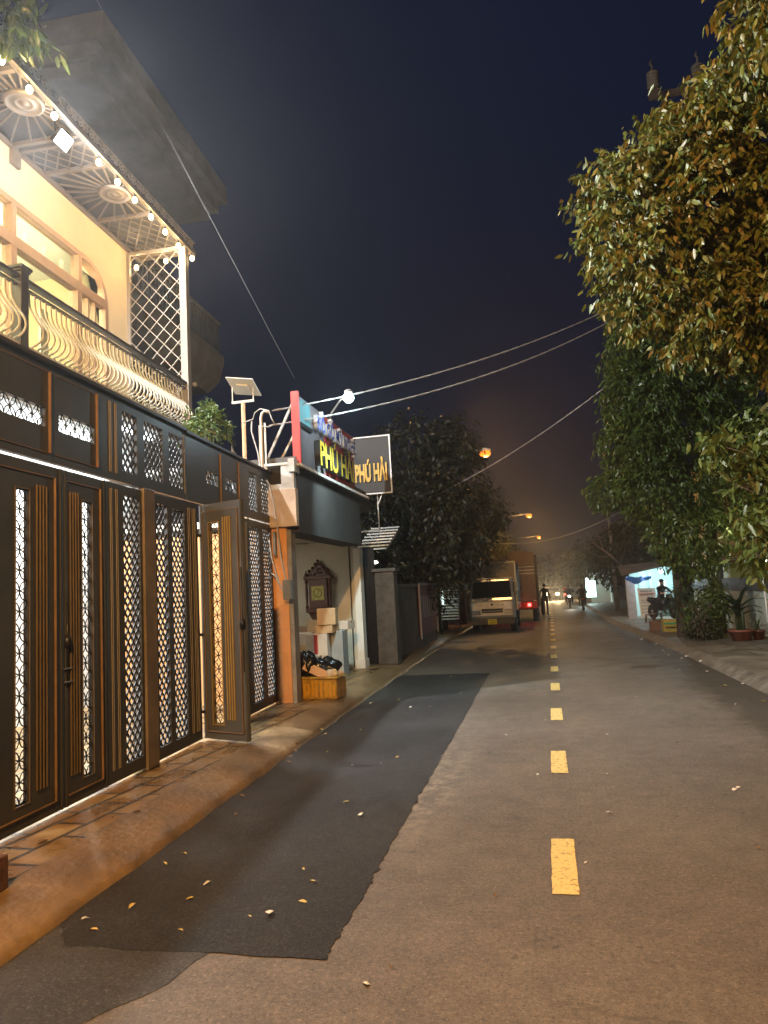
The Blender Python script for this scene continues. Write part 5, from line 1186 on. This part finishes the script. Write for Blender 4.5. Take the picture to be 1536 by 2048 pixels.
# far car with warm headlights
cr = Thing('car', 'distant car driving towards the camera with warm dazzling headlights', 'car', (0.55, 76, 0))
mb = MB(); mb.prism([(75.9, 0.35), (75.85, 0.75), (76.9, 0.92), (77.5, 1.40), (79.0, 1.42), (79.8, 0.95), (80.1, 0.9), (80.1, 0.35)], 0, -0.3, 1.4); cbd = cr.part('body', mb, mat('grey car paint', (0.12, 0.12, 0.13), 0.3, 0.4), bevel=0.06)
mb = MB(); mb.add([(-0.18, 76.93, 0.96), (1.28, 76.93, 0.96), (1.2, 77.46, 1.36), (-0.1, 77.46, 1.36)], [(0, 1, 2, 3)]); cr.part('windscreen', mb, DGLASS, cbd)
for x in (-0.16, 1.26):
    wheel(cr, x, 76.8, 0.32, 0.2, 1); wheel(cr, x, 79.3, 0.32, 0.2, 1)
HL = emis('car headlight glow', (1.0, .74, .36), 130)
for x in (0.0, 1.1):
    mb = MB(); mb.ball((x, 75.84, 0.68), 0.16, 12, (1.2, 0.5, 0.8)); cr.part('headlight', mb, HL, cbd)
    lamp('SPOT', 'headlight_beam', cr.o, (x-0.55, -0.4, 0.68), 1800, (1, .72, .38), 0.08, (0, -1, -0.055), 60, 0.7)

# ------------------------------------------------------------------ right side: stall, plants, house
st = Thing('street_stall', 'small roadside stall with pale pillar, blue awning and blazing white lamp', 'stall', (3.9, 31, 0.12))
mb = MB(); mb.box(3.08, 3.40, 30.0, 30.3, 0.12, 1.66); st.part('pillar', mb, mat('pale mottled pillar', (0.42, 0.40, 0.42), 0.7, 0, 0.2, 6))
mb = MB(); mb.box(3.4, 5.2, 31.6, 31.7, 0.12, 2.1); mb.box(5.1, 5.2, 30, 31.6, 0.12, 2.1); st.part('wall', mb, mat('aqua painted wall', (0.45, 0.66, 0.66), 0.7, 0, 0.1, 2))
mb = MB(); mb.add([(2.9, 29.5, 1.80), (5.0, 29.5, 2.15), (5.3, 32, 2.35), (3.0, 32, 2.2), (2.9, 29.5, 1.84), (5.0, 29.5, 2.19), (5.3, 32, 2.39), (3.0, 32, 2.24)], [(0, 3, 2, 1), (4, 5, 6, 7), (0, 1, 5, 4), (1, 2, 6, 5), (2, 3, 7, 6), (3, 0, 4, 7)]); st.part('roof', mb, CONCD)
mb = MB(); mb.smooth = True; mb.grid(16, 5, lambda a, b: (3.06+0.95*a, 29.7+0.1*math.sin(a*9), 1.74-0.26*b*math.sin(0.5+2.4*a)+0.03*math.sin(b*7+a*11))); st.part('blue_awning', mb, mat('blue tarpaulin', (0.04, 0.20, 0.62), 0.45))
mb = MB(); mb.box(3.75, 4.0, 31.55, 31.59, 0.9, 2.0); mb.box(4.15, 4.25, 31.55, 31.59, 0.9, 2.0); st.part('door_strip', mb, mat('pale cyan panel', (0.5, 0.8, 0.8), 0.5))
mb = MB(); mb.lathe((4.38, 29.75, 1.92), [(0.02, 0.10), (0.06, 0.06), (0.07, 0.02)], 10); st.part('lamp_socket', mb, WHITEP)
mb = MB(); mb.ball((4.38, 29.75, 1.88), 0.075, 12); st.part('stall_lamp', mb, emis('stall lamp glow', (0.85, 1.0, 0.98), 130))
lamp('POINT', 'stall_light', st.o, (0.48, -1.1, 1.62), 170, (0.78, 0.97, 1.0), 0.08)
bdx = Thing('menu_board', 'white board with faded red and green printed lines leaning before the stall', 'board', (3.8, 29.9, 0.15))
mb = MB(); mb.add([(3.50, 29.72, 0.16), (4.08, 29.72, 0.16), (4.12, 29.80, 1.28), (3.46, 29.80, 1.28), (3.50, 29.75, 0.16), (4.08, 29.75, 0.16), (4.12, 29.83, 1.28), (3.46, 29.83, 1.28)], [(0, 1, 2, 3), (4, 7, 6, 5), (0, 3, 7, 4), (1, 5, 6, 2), (3, 2, 6, 7), (0, 4, 5, 1)])
bf = bdx.part('board_face', mb, WHITEP)
mb = MB(); rr = random.Random(6)
for k, (z, w_) in enumerate(((1.13, 0.45), (0.98, 0.5), (0.80, 0.42), (0.72, 0.50), (0.58, 0.34), (0.46, 0.46), (0.34, 0.40))):
    x = 3.55; yq = 29.715+0.08*(z-0.16)/1.12
    while x < 3.55+w_-0.05:
        q = rr.uniform(0.03, 0.08); mb.box(x, x+q, yq-0.004, yq-0.001, z, z+(0.06 if k < 2 else 0.032)); x += q+0.02
bdx.part('printed_lines', mb, mat('faded print', (0.30, 0.36, 0.30), 0.6), bf)
mb = MB(); mb.box(3.49, 4.09, 29.714, 29.719, 1.04, 1.07)
bdx.part('red_line', mb, RED, bf)
# dotted cloth
mb = MB(); mb.smooth = True; mb.grid(6, 10, lambda a, b: (4.34+0.26*a, 30.4+0.03*math.sin(a*8+b*5), 0.72+0.80*b)); 
dc = Thing('spotted_cloth', 'white cloth with black spots hanging beside the stall', 'cloth', (4.45, 30.4, 0.72))
cl_ = dc.part('cloth', mb, WHITEP); mb = MB(); rr = random.Random(8)
for k in range(26): mb.lathe((4.34+rr.uniform(0.02, 0.24), 30.36, 0.76+rr.uniform(0, 0.7)), [(0.028, -0.002), (0.028, 0.002)], 8, Matrix.Rotation(R(90), 3, 'X'))
dc.part('spots', mb, BLACKIRON, cl_)
motorbike('dark motorbike parked on the pavement under the stall lamp', (4.20, 28.8, 0.12), R(30), BLACKIRON)
person('person in dark clothes sitting on the motorbike in front of the stall', (4.20, 28.8, 0.08), R(30), 'ride', DK, DK)
for (x, y, lab) in ((3.45, 26.8, 'low wooden stool on the pavement left of the yellow crate'), (3.75, 27.3, 'low wooden stool nearest the parked motorbike')):
    t = Thing('low_stool', lab, 'stool', (x, y, 0.12), 'W', 'low stools before the stall'); mb = MB(); mb.box(x-0.16, x+0.16, y-0.14, y+0.14, 0.38, 0.41); t.part('seat', mb, WOOD, bevel=0.005)
    for sx in (-1, 1):
        for sy in (-1, 1): mb = MB(); mb.bar((x+sx*0.13, y+sy*0.11, 0.38), (x+sx*0.15, y+sy*0.13, 0.12), 0.025); t.part('leg', mb, WOOD)
ct = Thing('yellow_crate', 'yellow crate with a green band on the right kerb', 'crate', (3.30, 21.8, 0.12))
mb = MB(); mb.holes(3.12, 3.50, 0.12, 0.46, [(3.16, 3.46, 0.22, 0.26)], 21.62, 21.66, ax=0); mb.box(3.12, 3.16, 21.66, 22.0, 0.12, 0.46); mb.box(3.46, 3.50, 21.66, 22.0, 0.12, 0.46); mb.box(3.16, 3.46, 21.96, 22.0, 0.12, 0.46); mb.box(3.16, 3.46, 21.66, 21.96, 0.12, 0.15); cyo = ct.part('crate_body', mb, mat('yellow crate plastic', (0.42, 0.30, 0.06), 0.5))
mb = MB(); mb.box(3.125, 3.495, 21.614, 21.619, 0.33, 0.38); ct.part('green_band', mb, mat('green print', (0.03, 0.30, 0.13), 0.5), cyo)
mb = MB(); mb.box(2.85, 3.10, 22.2, 22.5, 0.12, 0.40); mb.box(2.84, 3.11, 22.19, 22.51, 0.36, 0.41); single('brown_carton', mb, mat('wet brown carton', (0.16, 0.08, 0.04), 0.7, 0, 0.2, 8), 'dark brown carton just left of the yellow crate', 'box', (2.97, 22.35, 0.12), bevel=0.008)

# strappy dracaena, leafy shrubs, potted plants
def strap(mb, p, az, el, L, w, bend, m=10):
    """a long arching leaf blade with a folded midrib"""
    P = Vector(p); d = Vector((math.cos(az)*math.cos(el), math.sin(az)*math.cos(el), math.sin(el))); rows = []
    for i in range(m+1):
        t = i/m; wd = w*math.sin(math.pi*min(1, (0.12+0.88*t)))**0.7+0.002; sd = d.cross(Vector((0, 0, 1)))
        sd = sd.normalized() if sd.length > 1e-3 else Vector((1, 0, 0)); upv = sd.cross(d)
        rows.append((P-sd*wd/2+upv*wd*0.15, P.copy(), P+sd*wd/2+upv*wd*0.15))
        P = P+d*L/m; d = (d+Vector((0, 0, -bend/m))).normalized()
    vs = [q for r in rows for q in r]
    mb.add(vs, [(i*3+k, i*3+k+1, i*3+k+4, i*3+k+3) for i in range(m) for k in range(2)])
rr = random.Random(31)
dr = Thing('dracaena', 'spiky dracaena with hanging strap leaves on the right pavement', 'plant', (3.35, 19.4, 0.12))
mb = MB()
for (x, y, h) in ((3.30, 19.4, 1.15), (3.42, 19.5, 1.45), (3.22, 19.55, 0.9)): mb.tube([(x, y, 0.1), (x+0.03, y, h*0.6), (x, y, h)], [0.04, 0.03, 0.025], 7)
dr.part('stems', mb, BARK); mb = MB(); mb.smooth = False
for (x, y, h) in ((3.30, 19.4, 1.15), (3.42, 19.5, 1.45), (3.22, 19.55, 0.9)):
    for k in range(58): strap(mb, (x, y, h-rr.uniform(0, 0.25)), rr.uniform(0, 6.28), rr.uniform(-0.1, 1.3), rr.uniform(0.4, 0.75), 0.032, rr.uniform(0.8, 2.2), 7)
dr.part('leaves', mb, leaf_mat('dracaena leaves', [(0.05, 0.09, 0.05), (0.08, 0.13, 0.06)], 0.35, 0.2))
def shrub(label, base, blobs, m, ln, wd, per, seed, tw=0.2, name='shrub'):
    rng = np.random.default_rng(seed); th = Thing(name, label, 'shrub', base)
    mb = MB(); rg = random.Random(seed)
    for k in range(5): mb.tube([base, (base[0]+rg.uniform(-.15, .15), base[1]+rg.uniform(-.15, .15), base[2]+0.4), (base[0]+rg.uniform(-.35, .35), base[1]+rg.uniform(-.3, .3), base[2]+0.85)], [0.02, 0.014, 0.006], 5)
    th.part('stems', mb, BARK); leaves('foliage', m, th.o, base, blob_twigs(blobs, rng, tw), ln, wd, per, rng, 0.6, False); return th
shrub('dark leafy shrub between the dracaena and the large potted plant', (3.70, 19.0, 0.12), [(3.66, 19.0, 0.55, 0.32, 0.35, 0.42, 260), (3.95, 19.1, 0.9, 0.28, 0.35, 0.45, 260)], LEAF_DK, 0.10, 0.045, 6, 41)
shrub('low dark shrub at the foot of the power pole', (3.50, 18.6, 0.12), [(3.55, 18.6, 0.30, 0.30, 0.25, 0.22, 150)], LEAF_GR, 0.08, 0.04, 6, 42)
bp_ = Thing('potted_plant', 'large dark potted plant with broad arching leaves in a wide terracotta pot', 'potted plant', (4.22, 17.9, 0.12))
mb = MB(); mb.lathe((4.22, 17.9, 0.12), [(0.19, 0), (0.25, 0.20), (0.275, 0.20), (0.275, 0.25), (0.235, 0.25), (0.22, 0.20), (0.001, 0.19)], 22); pto = bp_.part('pot', mb, TERRA)
mb = MB(); mb.lathe((4.22, 17.9, 0.315), [(0.22, 0), (0.001, 0.015)], 16); bp_.part('soil', mb, SOIL, pto)
mb = MB(); rr = random.Random(12)
for k in range(3): mb.tube([(4.16+0.06*k, 17.9, 0.3), (4.14+0.07*k, 17.88, 0.6), (4.17+0.05*k, 17.86, 0.9)], [0.04, 0.032, 0.025], 7)
bp_.part('stalks', mb, mat('green stalk', (0.04, 0.06, 0.03), 0.5)); mb = MB()
for k in range(15):
    az = rr.choice((0.1, 3.0, -0.5, 3.6, 1.5, -1.5))+rr.uniform(-0.5, 0.5); strap(mb, (4.2+rr.uniform(-.05, .05), 17.88, rr.uniform(0.55, 0.95)), az, rr.uniform(0.5, 1.4), rr.uniform(0.55, 0.95), rr.uniform(0.09, 0.14), rr.uniform(0.9, 1.8), 9)
bp_.part('leaves', mb, leaf_mat('broad dark leaves', [(0.018, 0.035, 0.020), (0.03, 0.055, 0.028)], 0.3, 0.1))
pt2 = Thing('flower_pot', 'smaller terracotta pot right of the large potted plant', 'flower pot', (4.62, 18.0, 0.12))
mb = MB(); mb.lathe((4.60, 18.0, 0.12), [(0.10, 0), (0.135, 0.18), (0.155, 0.18), (0.155, 0.22), (0.12, 0.22), (0.11, 0.18), (0.001, 0.17)], 18); pt2.part('pot', mb, TERRA)
mb = MB(); rr = random.Random(17)
for k in range(22): strap(mb, (4.60, 18.0, 0.30), rr.uniform(0, 6.28), rr.uniform(0.7, 1.5), rr.uniform(0.2, 0.42), 0.02, 0.9, 5)
pt2.part('grass_leaves', mb, LEAF_DK)
HRB = (5.0, 21, 0.12)
hr = Thing('right_house', 'yellow lit house with barred upper windows behind the right hand foliage', 'house', HRB)
mb = MB(); mb.box(4.98, 5.15, 17.0, 27, 0.12, 1.18); hr.part('pale_gate_panel', mb, mat('pale green gate', (0.44, 0.52, 0.48), 0.6, 0, 0.12, 3))
mb = MB(); mb.box(4.96, 5.17, 17.0, 27, 1.181, 1.52); hr.part('dark_band', mb, BLACKP)
mb = MB(); mb.box(6.0, 6.2, 17.0, 27, 0.12, 2.0); mb.box(5.2, 6.0, 22.6, 22.8, 0.12, 2.0); hr.part('porch_wall', mb, mat('yellow green porch paint', (0.55, 0.58, 0.26), 0.7))
mb = MB(); mb.box(4.85, 6.2, 17.0, 27, 1.98, 2.10); hr.part('red_eave', mb, mat('red brown eave', (0.36, 0.10, 0.05), 0.6), bevel=0.01)
mb = MB(); mb.box(5.3, 5.5, 17.0, 27, 2.10, 5.5); uw = hr.part('upper_wall', mb, mat('ochre wall', (0.50, 0.40, 0.14), 0.75, 0, 0.1, 2))
for y in (18.2, 20.6):
    mb = MB(); mb.holes(y-0.6, y+0.6, 2.7, 4.2, [(y-0.5, y+0.5, 2.8, 4.1)], 5.24, 5.30)
    for k in range(7): mb.box(5.25, 5.27, y-0.45+0.14*k, y-0.435+0.14*k, 2.8, 4.1)
    wo = hr.part('window', mb, WHITEP, uw); mb = MB(); mb.box(5.285, 5.297, y-0.5, y+0.5, 2.8, 4.1); hr.part('pane', mb, DGLASS, wo)
mb = MB(); mb.box(5.3, 5.9, 19.3, 19.4, 1.88, 1.94); hr.part('porch_tube', mb, emis('porch tube glow', (0.95, 1.0, 0.75), 10))
lamp('POINT', 'porch_light', hr.o, (0.62, -2.2, 1.70), 32, (0.92, 1.0, 0.72), 0.1)
mb = MB(); mb.tube([(4.72, 17.6, 0.12), (4.72, 17.6, 1.9)], 0.02, 8); hr.part('porch_post', mb, WHITEP)
lamp('POINT', 'yard_light', hr.o, (-0.6, -3.1, 2.6), 14, (1.0, 0.9, 0.5), 0.1)

# lit shop far down on the right
ls = Thing('lit_kiosk', 'far white glowing kiosk behind the riders on the right side of the road', 'kiosk', (3.5, 56, 0.1))
mb = MB(); mb.box(3.3, 4.6, 57, 57.2, 0.1, 2.3); mb.box(4.6, 4.7, 55, 57.2, 0.1, 2.3); ls.part('wall', mb, WHITEWALL)
mb = MB(); mb.box(3.2, 4.8, 54.9, 57.3, 2.3, 2.4); ls.part('roof', mb, CONCD)
mb = MB(); mb.box(2.85, 3.55, 55.2, 55.3, 0.55, 1.75); ls.part('light_box', mb, emis('kiosk light box', (0.62, 1.0, 0.92), 3.2))
mb = MB(); mb.ball((2.95, 55.0, 1.85), 0.10, 10); ls.part('lamp', mb, emis('kiosk lamp', (0.9, 1, 1), 60))
lamp('POINT', 'kiosk_light', ls.o, (-0.6, -1.3, 1.6), 160, (0.7, 1.0, 0.95), 0.1)
mb = MB(); mb.tube([(3.45, 38.5, 0.1), (3.40, 38.5, 5.5)], [0.11, 0.08], 8); single('concrete_post', mb, CONC, 'pale leaning concrete post left of the stall', 'post', (3.45, 38.5, 0.1))
mb = MB(); mb.tube([(-2.7, 31.5, 0.1), (-2.7, 31.5, 4.1)], [0.09, 0.06], 8); mb.box(-2.85, -2.55, 31.45, 31.55, 3.7, 3.76); single('concrete_post', mb, CONC, 'slim pole sticking up behind the front truck', 'post', (-2.7, 31.5, 0.1))

# ------------------------------------------------------------------ trees
t = tree('street_tree', 'large tree at the upper right with orange lit drooping leaves', (4.6, 9.6, 0.12), [(4.6, 9.6, 0.1), (4.5, 9.6, 2.5), (4.2, 9.4, 4.5), (3.6, 9.2, 6.5)], [0.20, 0.17, 0.13, 0.06],
    [([(4.3, 9.5, 4.0), (3.4, 9.2, 5.0), (2.4, 9.0, 5.6), (1.5, 9, 5.9)], 0.06), ([(4.1, 9.4, 4.8), (3.0, 9.6, 6.5), (2.2, 9.4, 7.4)], 0.06), ([(3.9, 9.3, 5.4), (3.6, 8.6, 7.5), (3.2, 8.2, 8.6)], 0.06)],
    [(2.6, 9.2, 6.45, 1.05, 1.2, 1.0, 640), (1.55, 9.3, 6.25, 0.62, 0.9, 0.75, 300), (1.85, 9.4, 5.45, 0.75, 0.9, 0.55, 300), (2.25, 9.6, 7.02, 0.55, 0.8, 0.60, 240),
     (3.42, 9.0, 7.5, 0.80, 1.2, 1.1, 420), (3.5, 9.2, 5.6, 1.0, 1.2, 0.9, 420), (2.7, 9.5, 4.95, 0.8, 0.9, 0.45, 260), (3.0, 7.2, 7.4, 0.75, 0.7, 0.75, 200), (1.25, 9.2, 6.6, 0.28, 0.5, 0.28, 50), (1.2, 9.1, 5.9, 0.25, 0.4, 0.3, 45), (2.3, 9.5, 4.75, 0.6, 0.7, 0.35, 150), (3.3, 9.6, 4.7, 0.9, 0.9, 0.6, 300)],
    LEAF_OR, 0.118, 0.050, 14, 101, tw=0.34, droop=1.0)
tree('street_tree', 'tall narrow dense dark green tree behind the power pole', (3.3, 19.6, 0.12), [(3.3, 19.6, 0.1), (3.3, 19.6, 2.5), (3.1, 19.5, 5.0), (3.1, 19.5, 8.0)], [0.17, 0.14, 0.10, 0.04],
    [([(3.3, 19.6, 2.5), (2.6, 19.3, 3.5), (2.0, 19.1, 4.3)], 0.05), ([(3.2, 19.5, 4.2), (2.4, 19.2, 5.4), (1.9, 19, 6.2)], 0.05), ([(3.3, 19.6, 2.0), (4.2, 19.3, 3.5), (4.8, 19.2, 4.5)], 0.05)],
    [(2.95, 19.0, 7.4, 1.0, 1.2, 1.1, 620), (2.75, 19.0, 6.1, 0.95, 1.1, 0.95, 560), (2.55, 19.0, 4.9, 0.85, 1.1, 0.85, 520), (3.3, 18.9, 5.8, 1.3, 1.2, 1.6, 800), (3.1, 19.0, 3.9, 1.2, 1.1, 1.1, 760),
     (3.55, 18.8, 2.5, 0.85, 0.9, 0.75, 480), (1.72, 19.0, 3.85, 0.42, 0.5, 0.35, 130), (4.4, 19.0, 7.4, 1.3, 1.3, 1.4, 620), (4.5, 19.2, 4.6, 1.1, 1.2, 1.6, 560), (3.9, 19.0, 8.9, 1.2, 1.2, 0.9, 420), (3.1, 18.9, 8.3, 0.8, 1.0, 0.8, 300), (5.2, 18.8, 6.0, 1.1, 1.2, 2.6, 700)],
    LEAF_DK, 0.15, 0.052, 8, 102, tw=0.30, droop=0.9, fine=False)
tree('mango_tree', 'yellow lit leafy branches hanging from the right edge over the pavement', (4.9, 12.2, 0.12), [(4.9, 12.2, 0.1), (4.8, 12.1, 1.8), (4.3, 11.8, 2.8), (3.7, 11.5, 3.3)], [0.12, 0.10, 0.07, 0.03],
    [([(4.4, 11.9, 2.6), (3.4, 11.4, 3.2), (2.5, 11.1, 3.5)], 0.022), ([(4.5, 12, 2.2), (3.5, 11.6, 2.6), (2.8, 11.3, 2.9)], 0.02), ([(4.6, 12, 2.0), (3.7, 11.8, 2.0), (3.0, 11.6, 2.1)], 0.018)],
    [(3.45, 11.7, 3.55, 0.62, 0.6, 0.42, 105), (2.75, 11.3, 3.42, 0.36, 0.35, 0.22, 34), (3.15, 11.6, 2.85, 0.30, 0.4, 0.25, 24), (3.35, 11.8, 2.25, 0.38, 0.5, 0.42, 62), (3.7, 12.0, 2.6, 0.6, 0.6, 0.9, 110), (3.1, 11.7, 1.85, 0.18, 0.3, 0.12, 10)],
    LEAF_YG, 0.20, 0.072, 7, 103, tw=0.28, droop=0.7)
tree('hanging_vine', 'dark leaves hanging in the top left corner over the pergola', (-4.9, 5.6, 8.3), [(-5.6, 5.3, 8.3), (-5.45, 5.9, 8.8), (-5.35, 6.2, 9.2)], [0.03, 0.025, 0.012],
    [([(-5.5, 5.8, 8.7), (-5.35, 6.1, 8.9), (-5.2, 6.3, 8.8)], 0.010)], [(-5.38, 6.42, 8.42, 0.24, 0.34, 0.24, 46), (-5.36, 6.78, 8.36, 0.12, 0.22, 0.14, 16)], LEAF_DK, 0.20, 0.07, 6, 104, tw=0.2, droop=1.1, cat='plant')
def masstree(label, base, h, blobs, m, ln, seed, per=6, grp=None, name='street_tree', nl=3):
    rg = random.Random(seed); x, y, z = base; b0 = blobs[0]
    limbs = [([(x, y, h*0.5), ((x+b[0])/2, (y+b[1])/2, (h*0.5+b[2])/2), (b[0], b[1], b[2])], 0.06) for b in blobs[:nl]]
    return tree(name, label, base, [(x, y, z), (x+rg.uniform(-.1, .1), y, h*0.5), (x, y, h)], [0.17, 0.13, 0.04], limbs, blobs, m, ln, ln*0.4, per, seed, grp, tw=0.4, droop=0.8, fine=False)
masstree('broad dim tree right behind the framed gold lettered sign', (-4.6, 22.5, 0.1), 6.5, [(-3.9, 22, 5.6, 1.0, 1.3, 1.5, 420), (-2.7, 22.5, 5.2, 1.0, 1.3, 1.7, 480), (-4.4, 21.5, 3.9, 0.8, 1.2, 1.4, 360), (-3.0, 22, 3.5, 1.2, 1.2, 1.4, 520), (-1.9, 23, 3.9, 0.7, 1.0, 0.8, 260), (-3.6, 22, 2.2, 1.0, 1.0, 1.0, 360), (-2.4, 22.6, 6.3, 0.45, .6, 0.7, 130)], LEAF_GR, 0.20, 110)
masstree('dark tree over the louvred gate left of the trucks', (-4.0, 27.5, 0.1), 6, [(-3.6, 27, 4.2, 1.3, 1.4, 1.6, 460), (-2.9, 27.6, 2.9, 0.8, 1.2, 0.8, 260), (-4.6, 27, 2.2, 1.2, 1.2, 1.6, 380), (-5.8, 26, 3.2, 1.5, 1.5, 2.4, 420)], LEAF_GR, 0.22, 111)
masstree('small tree lit orange by the nearest street lamp above the front truck', (-3.6, 31.5, 0.1), 4.6, [(-2.9, 31, 3.7, 0.85, 1.0, 0.75, 320), (-2.0, 31.5, 3.5, 0.6, .8, 0.5, 180), (-3.7, 31, 4.6, 0.9, 1.0, 0.9, 260)], LEAF_OR, 0.15, 112)
masstree('dark tree hiding the yard behind the boundary wall', (-5.2, 19.0, 0.1), 4.5, [(-4.9, 18.6, 3.4, 0.8, 1.2, 1.1, 240), (-4.3, 19.5, 2.5, 0.6, 1.0, 0.7, 200), (-5.6, 19, 4.6, 1.0, 1.2, 1.0, 240)], LEAF_GR, 0.17, 113)
G = 'dark trees far along the street'
far = [(4.6, 34, 4.6, 1.5, 1.5), (4.2, 41, 4.4, 1.5, 1.6), (5.4, 50, 5.2, 2.1, 2.2), (4.6, 62, 4.8, 2.0, 1.8), (6.5, 38, 6.0, 2.0, 2.6), (-4.2, 44, 5.2, 1.5, 1.7), (-4.0, 58, 5.6, 1.9, 2.2), (4.0, 84, 5.2, 2.4, 2.4), (-3.8, 76, 5.4, 2.0, 2.4), (1.5, 118, 4.8, 4.0, 3.4), (-2.8, 104, 4.8, 2.6, 2.6), (6.8, 100, 6.0, 4.0, 3.6), (-9, 60, 6.0, 4.0, 3.6)]
fl_ = ['far dark tree just behind the stall roof', 'far dark tree above the lit white kiosk', 'far dark tree right of the kiosk, taller than its neighbours', 'far dark tree beyond the kiosk', 'high dark tree behind the stall, seen against the sky',
       'far dark tree behind the tarpaulin truck', 'far dark tree under the middle street lamp', 'distant dark tree closing the right side of the road', 'distant dark tree under the farthest street lamp', 'most distant dark tree at the vanishing point of the road', 'distant dark tree left of the vanishing point', 'distant wide dark tree at the far right', 'distant wide dark tree at the far left']
for k, ((x, y, h, rx, rz), lb_) in enumerate(zip(far, fl_)):
    cz = h*0.62
    masstree(lb_, (x+(0.4 if x > 0 else -0.4), y, 0.1), h, [(x, y, cz+0.5*rz*0.5, rx, rx, rz*0.8, 300), (x-rx*0.5, y, cz-0.2, rx*0.6, rx*0.7, rz*0.6, 150), (x+rx*0.5, y+0.5, cz+0.1, rx*0.6, rx*0.7, rz*0.7, 150)], LEAF_GR, 0.20+y*0.0018, 200+k, 6, G, nl=2)
# bare dead branches right of the far road
mb = MB(); mb.tube([(3.3, 33.5, 2.3), (2.9, 33.4, 2.75), (2.35, 33.3, 3.2), (1.9, 33.2, 3.9)], [0.05, 0.04, 0.025, 0.012], 6); mb.tube([(2.6, 33.3, 3.0), (2.45, 33.3, 3.6), (2.2, 33.2, 4.1)], [0.025, 0.016, 0.008], 5); mb.tube([(2.9, 33.4, 2.75), (2.4, 33.3, 2.7), (2.1, 33.3, 2.9)], [0.02, 0.014, 0.008], 5); mb.tube([(3.6, 34, 0.1), (3.5, 33.8, 1.4), (3.3, 33.5, 2.3)], [0.08, 0.07, 0.05], 7)
single('bare_branches', mb, mat('pale bark', (0.20, 0.15, 0.12), 0.8), 'bare leafless branches reaching over the far right side of the road', 'tree', (3.6, 34, 0.1))

# ------------------------------------------------------------------ litter: fallen leaves and scraps
rr = random.Random(77)
LM = [mat('dry yellow leaf', (0.42, 0.34, 0.12), 0.6, 0, 0.2, 30), mat('dry brown leaf', (0.16, 0.10, 0.05), 0.7, 0, 0.2, 30), mat('pale scrap', (0.58, 0.55, 0.46), 0.6, 0, 0.1, 20)]
def leafmesh(L, w):
    mb = MB(); mb.add([(0, 0, 0), (L*.35, w*.5, .012), (L*.7, w*.35, .016), (L, 0, .004), (L*.7, -w*.35, .014), (L*.35, -w*.5, .012), (L*.35, 0, .003), (L*.7, 0, .006)], [(0, 6, 1), (1, 6, 7, 2), (2, 7, 3), (0, 5, 6), (6, 5, 4, 7), (7, 4, 3)]); return mb
def dup_leaf(src, x, y, z, rz, s, label, grp, cat='leaf'):
    o = src.copy(); COL.objects.link(o); o.location = (x, y, z); o.rotation_euler = (rr.uniform(-.25, .25), rr.uniform(-.25, .25), rz); o.scale = (s, s, s); tag(o, label, cat, grp); return o
protos = []
for m in LM[:2]:
    mb = leafmesh(0.085, 0.038); o = mb.build('fallen_leaf', m); protos.append(o)
mb = MB(); mb.add([(0, 0, 0), (.05, -.01, .012), (.07, .03, .004), (.03, .05, .015), (-.01, .035, .005), (.03, .02, .022)], [(0, 1, 5), (1, 2, 5), (2, 3, 5), (3, 4, 5), (4, 0, 5)]); scrap = mb.build('paper_scrap', LM[2])
first = [True]*3
def put(k, x, y, z, s, label, grp, cat='leaf'):
    src = (protos+[scrap])[k]
    if first[k]:
        first[k] = False; src.location = (x, y, z); src.scale = (s, s, s); src.rotation_euler = (0, 0, rr.uniform(0, 6.28)); tag(src, label, cat, grp)
    else: dup_leaf(src, x, y, z, rr.uniform(0, 6.28), s, label, grp, cat)
for i in range(30):
    y = 3.4+10.5*rr.random()**1.5; x = rr.uniform(interp(KL, y)+0.1, -1.3-0.01*y)
    put(0 if rr.random() < 0.6 else 2, x, y, 0.010, rr.uniform(0.3, 0.75), *(('small pale scrap or dry leaf lying on the black asphalt strip', 'litter on the black asphalt strip')))
for i in range(20):
    y = rr.uniform(3.2, 11); x = interp(KL, y)+rr.uniform(-0.15, 0.25)
    put(rr.choice((0, 1, 1)), x, y, 0.03 if x < interp(KL, y) else 0.01, rr.uniform(0.5, 1.15), 'dry leaf lying along the foot of the left kerb slope', 'leaves along the left kerb')
for i in range(14):
    y = rr.uniform(2.9, 9.5); x = interp(KL, y)-rr.uniform(0.3, 0.85)
    put(1, x, y, 0.128 if x < interp(KL, y)-0.4 else 0.10, rr.uniform(0.6, 1.1), 'dark dry leaf lying on the wet left pavement', 'leaves on the left pavement')
for i in range(40):
    y = rr.uniform(2.6, 14); x = rr.uniform(-0.9, 2.4)
    put(rr.choice((1, 1, 2)), x, y, 0.006, rr.uniform(0.25, 0.55), 'tiny scrap lying on the brown road surface', 'specks on the road')
for i in range(44):
    y = rr.uniform(7.5, 22); x = interp(KR, y)-rr.uniform(-0.05, 0.35)
    put(rr.choice((0, 1, 2)), x, y, 0.012, rr.uniform(0.6, 1.2), 'dry leaf or scrap lying in the right gutter', 'litter in the right gutter')

# ------------------------------------------------------------------ night haze added to imitate lens glare round the lamps
HZ = bpy.data.materials.new('glare_haze'); HZ.use_nodes = True; t = HZ.node_tree
t.nodes.remove(t.nodes['Principled BSDF']); pvn = t.nodes.new('ShaderNodeVolumePrincipled')
pvn.inputs['Color'].default_value = (0.92, 0.93, 0.95, 1); pvn.inputs['Density'].default_value = 0.0016; pvn.inputs['Anisotropy'].default_value = 0.80
t.links.new(pvn.outputs[0], t.nodes['Material Output'].inputs['Volume'])
hz = MB(); hz.box(-225, 225, -65, 405, -1.3, 22); o = hz.build('glare_haze', HZ); tag(o, kind='stuff')
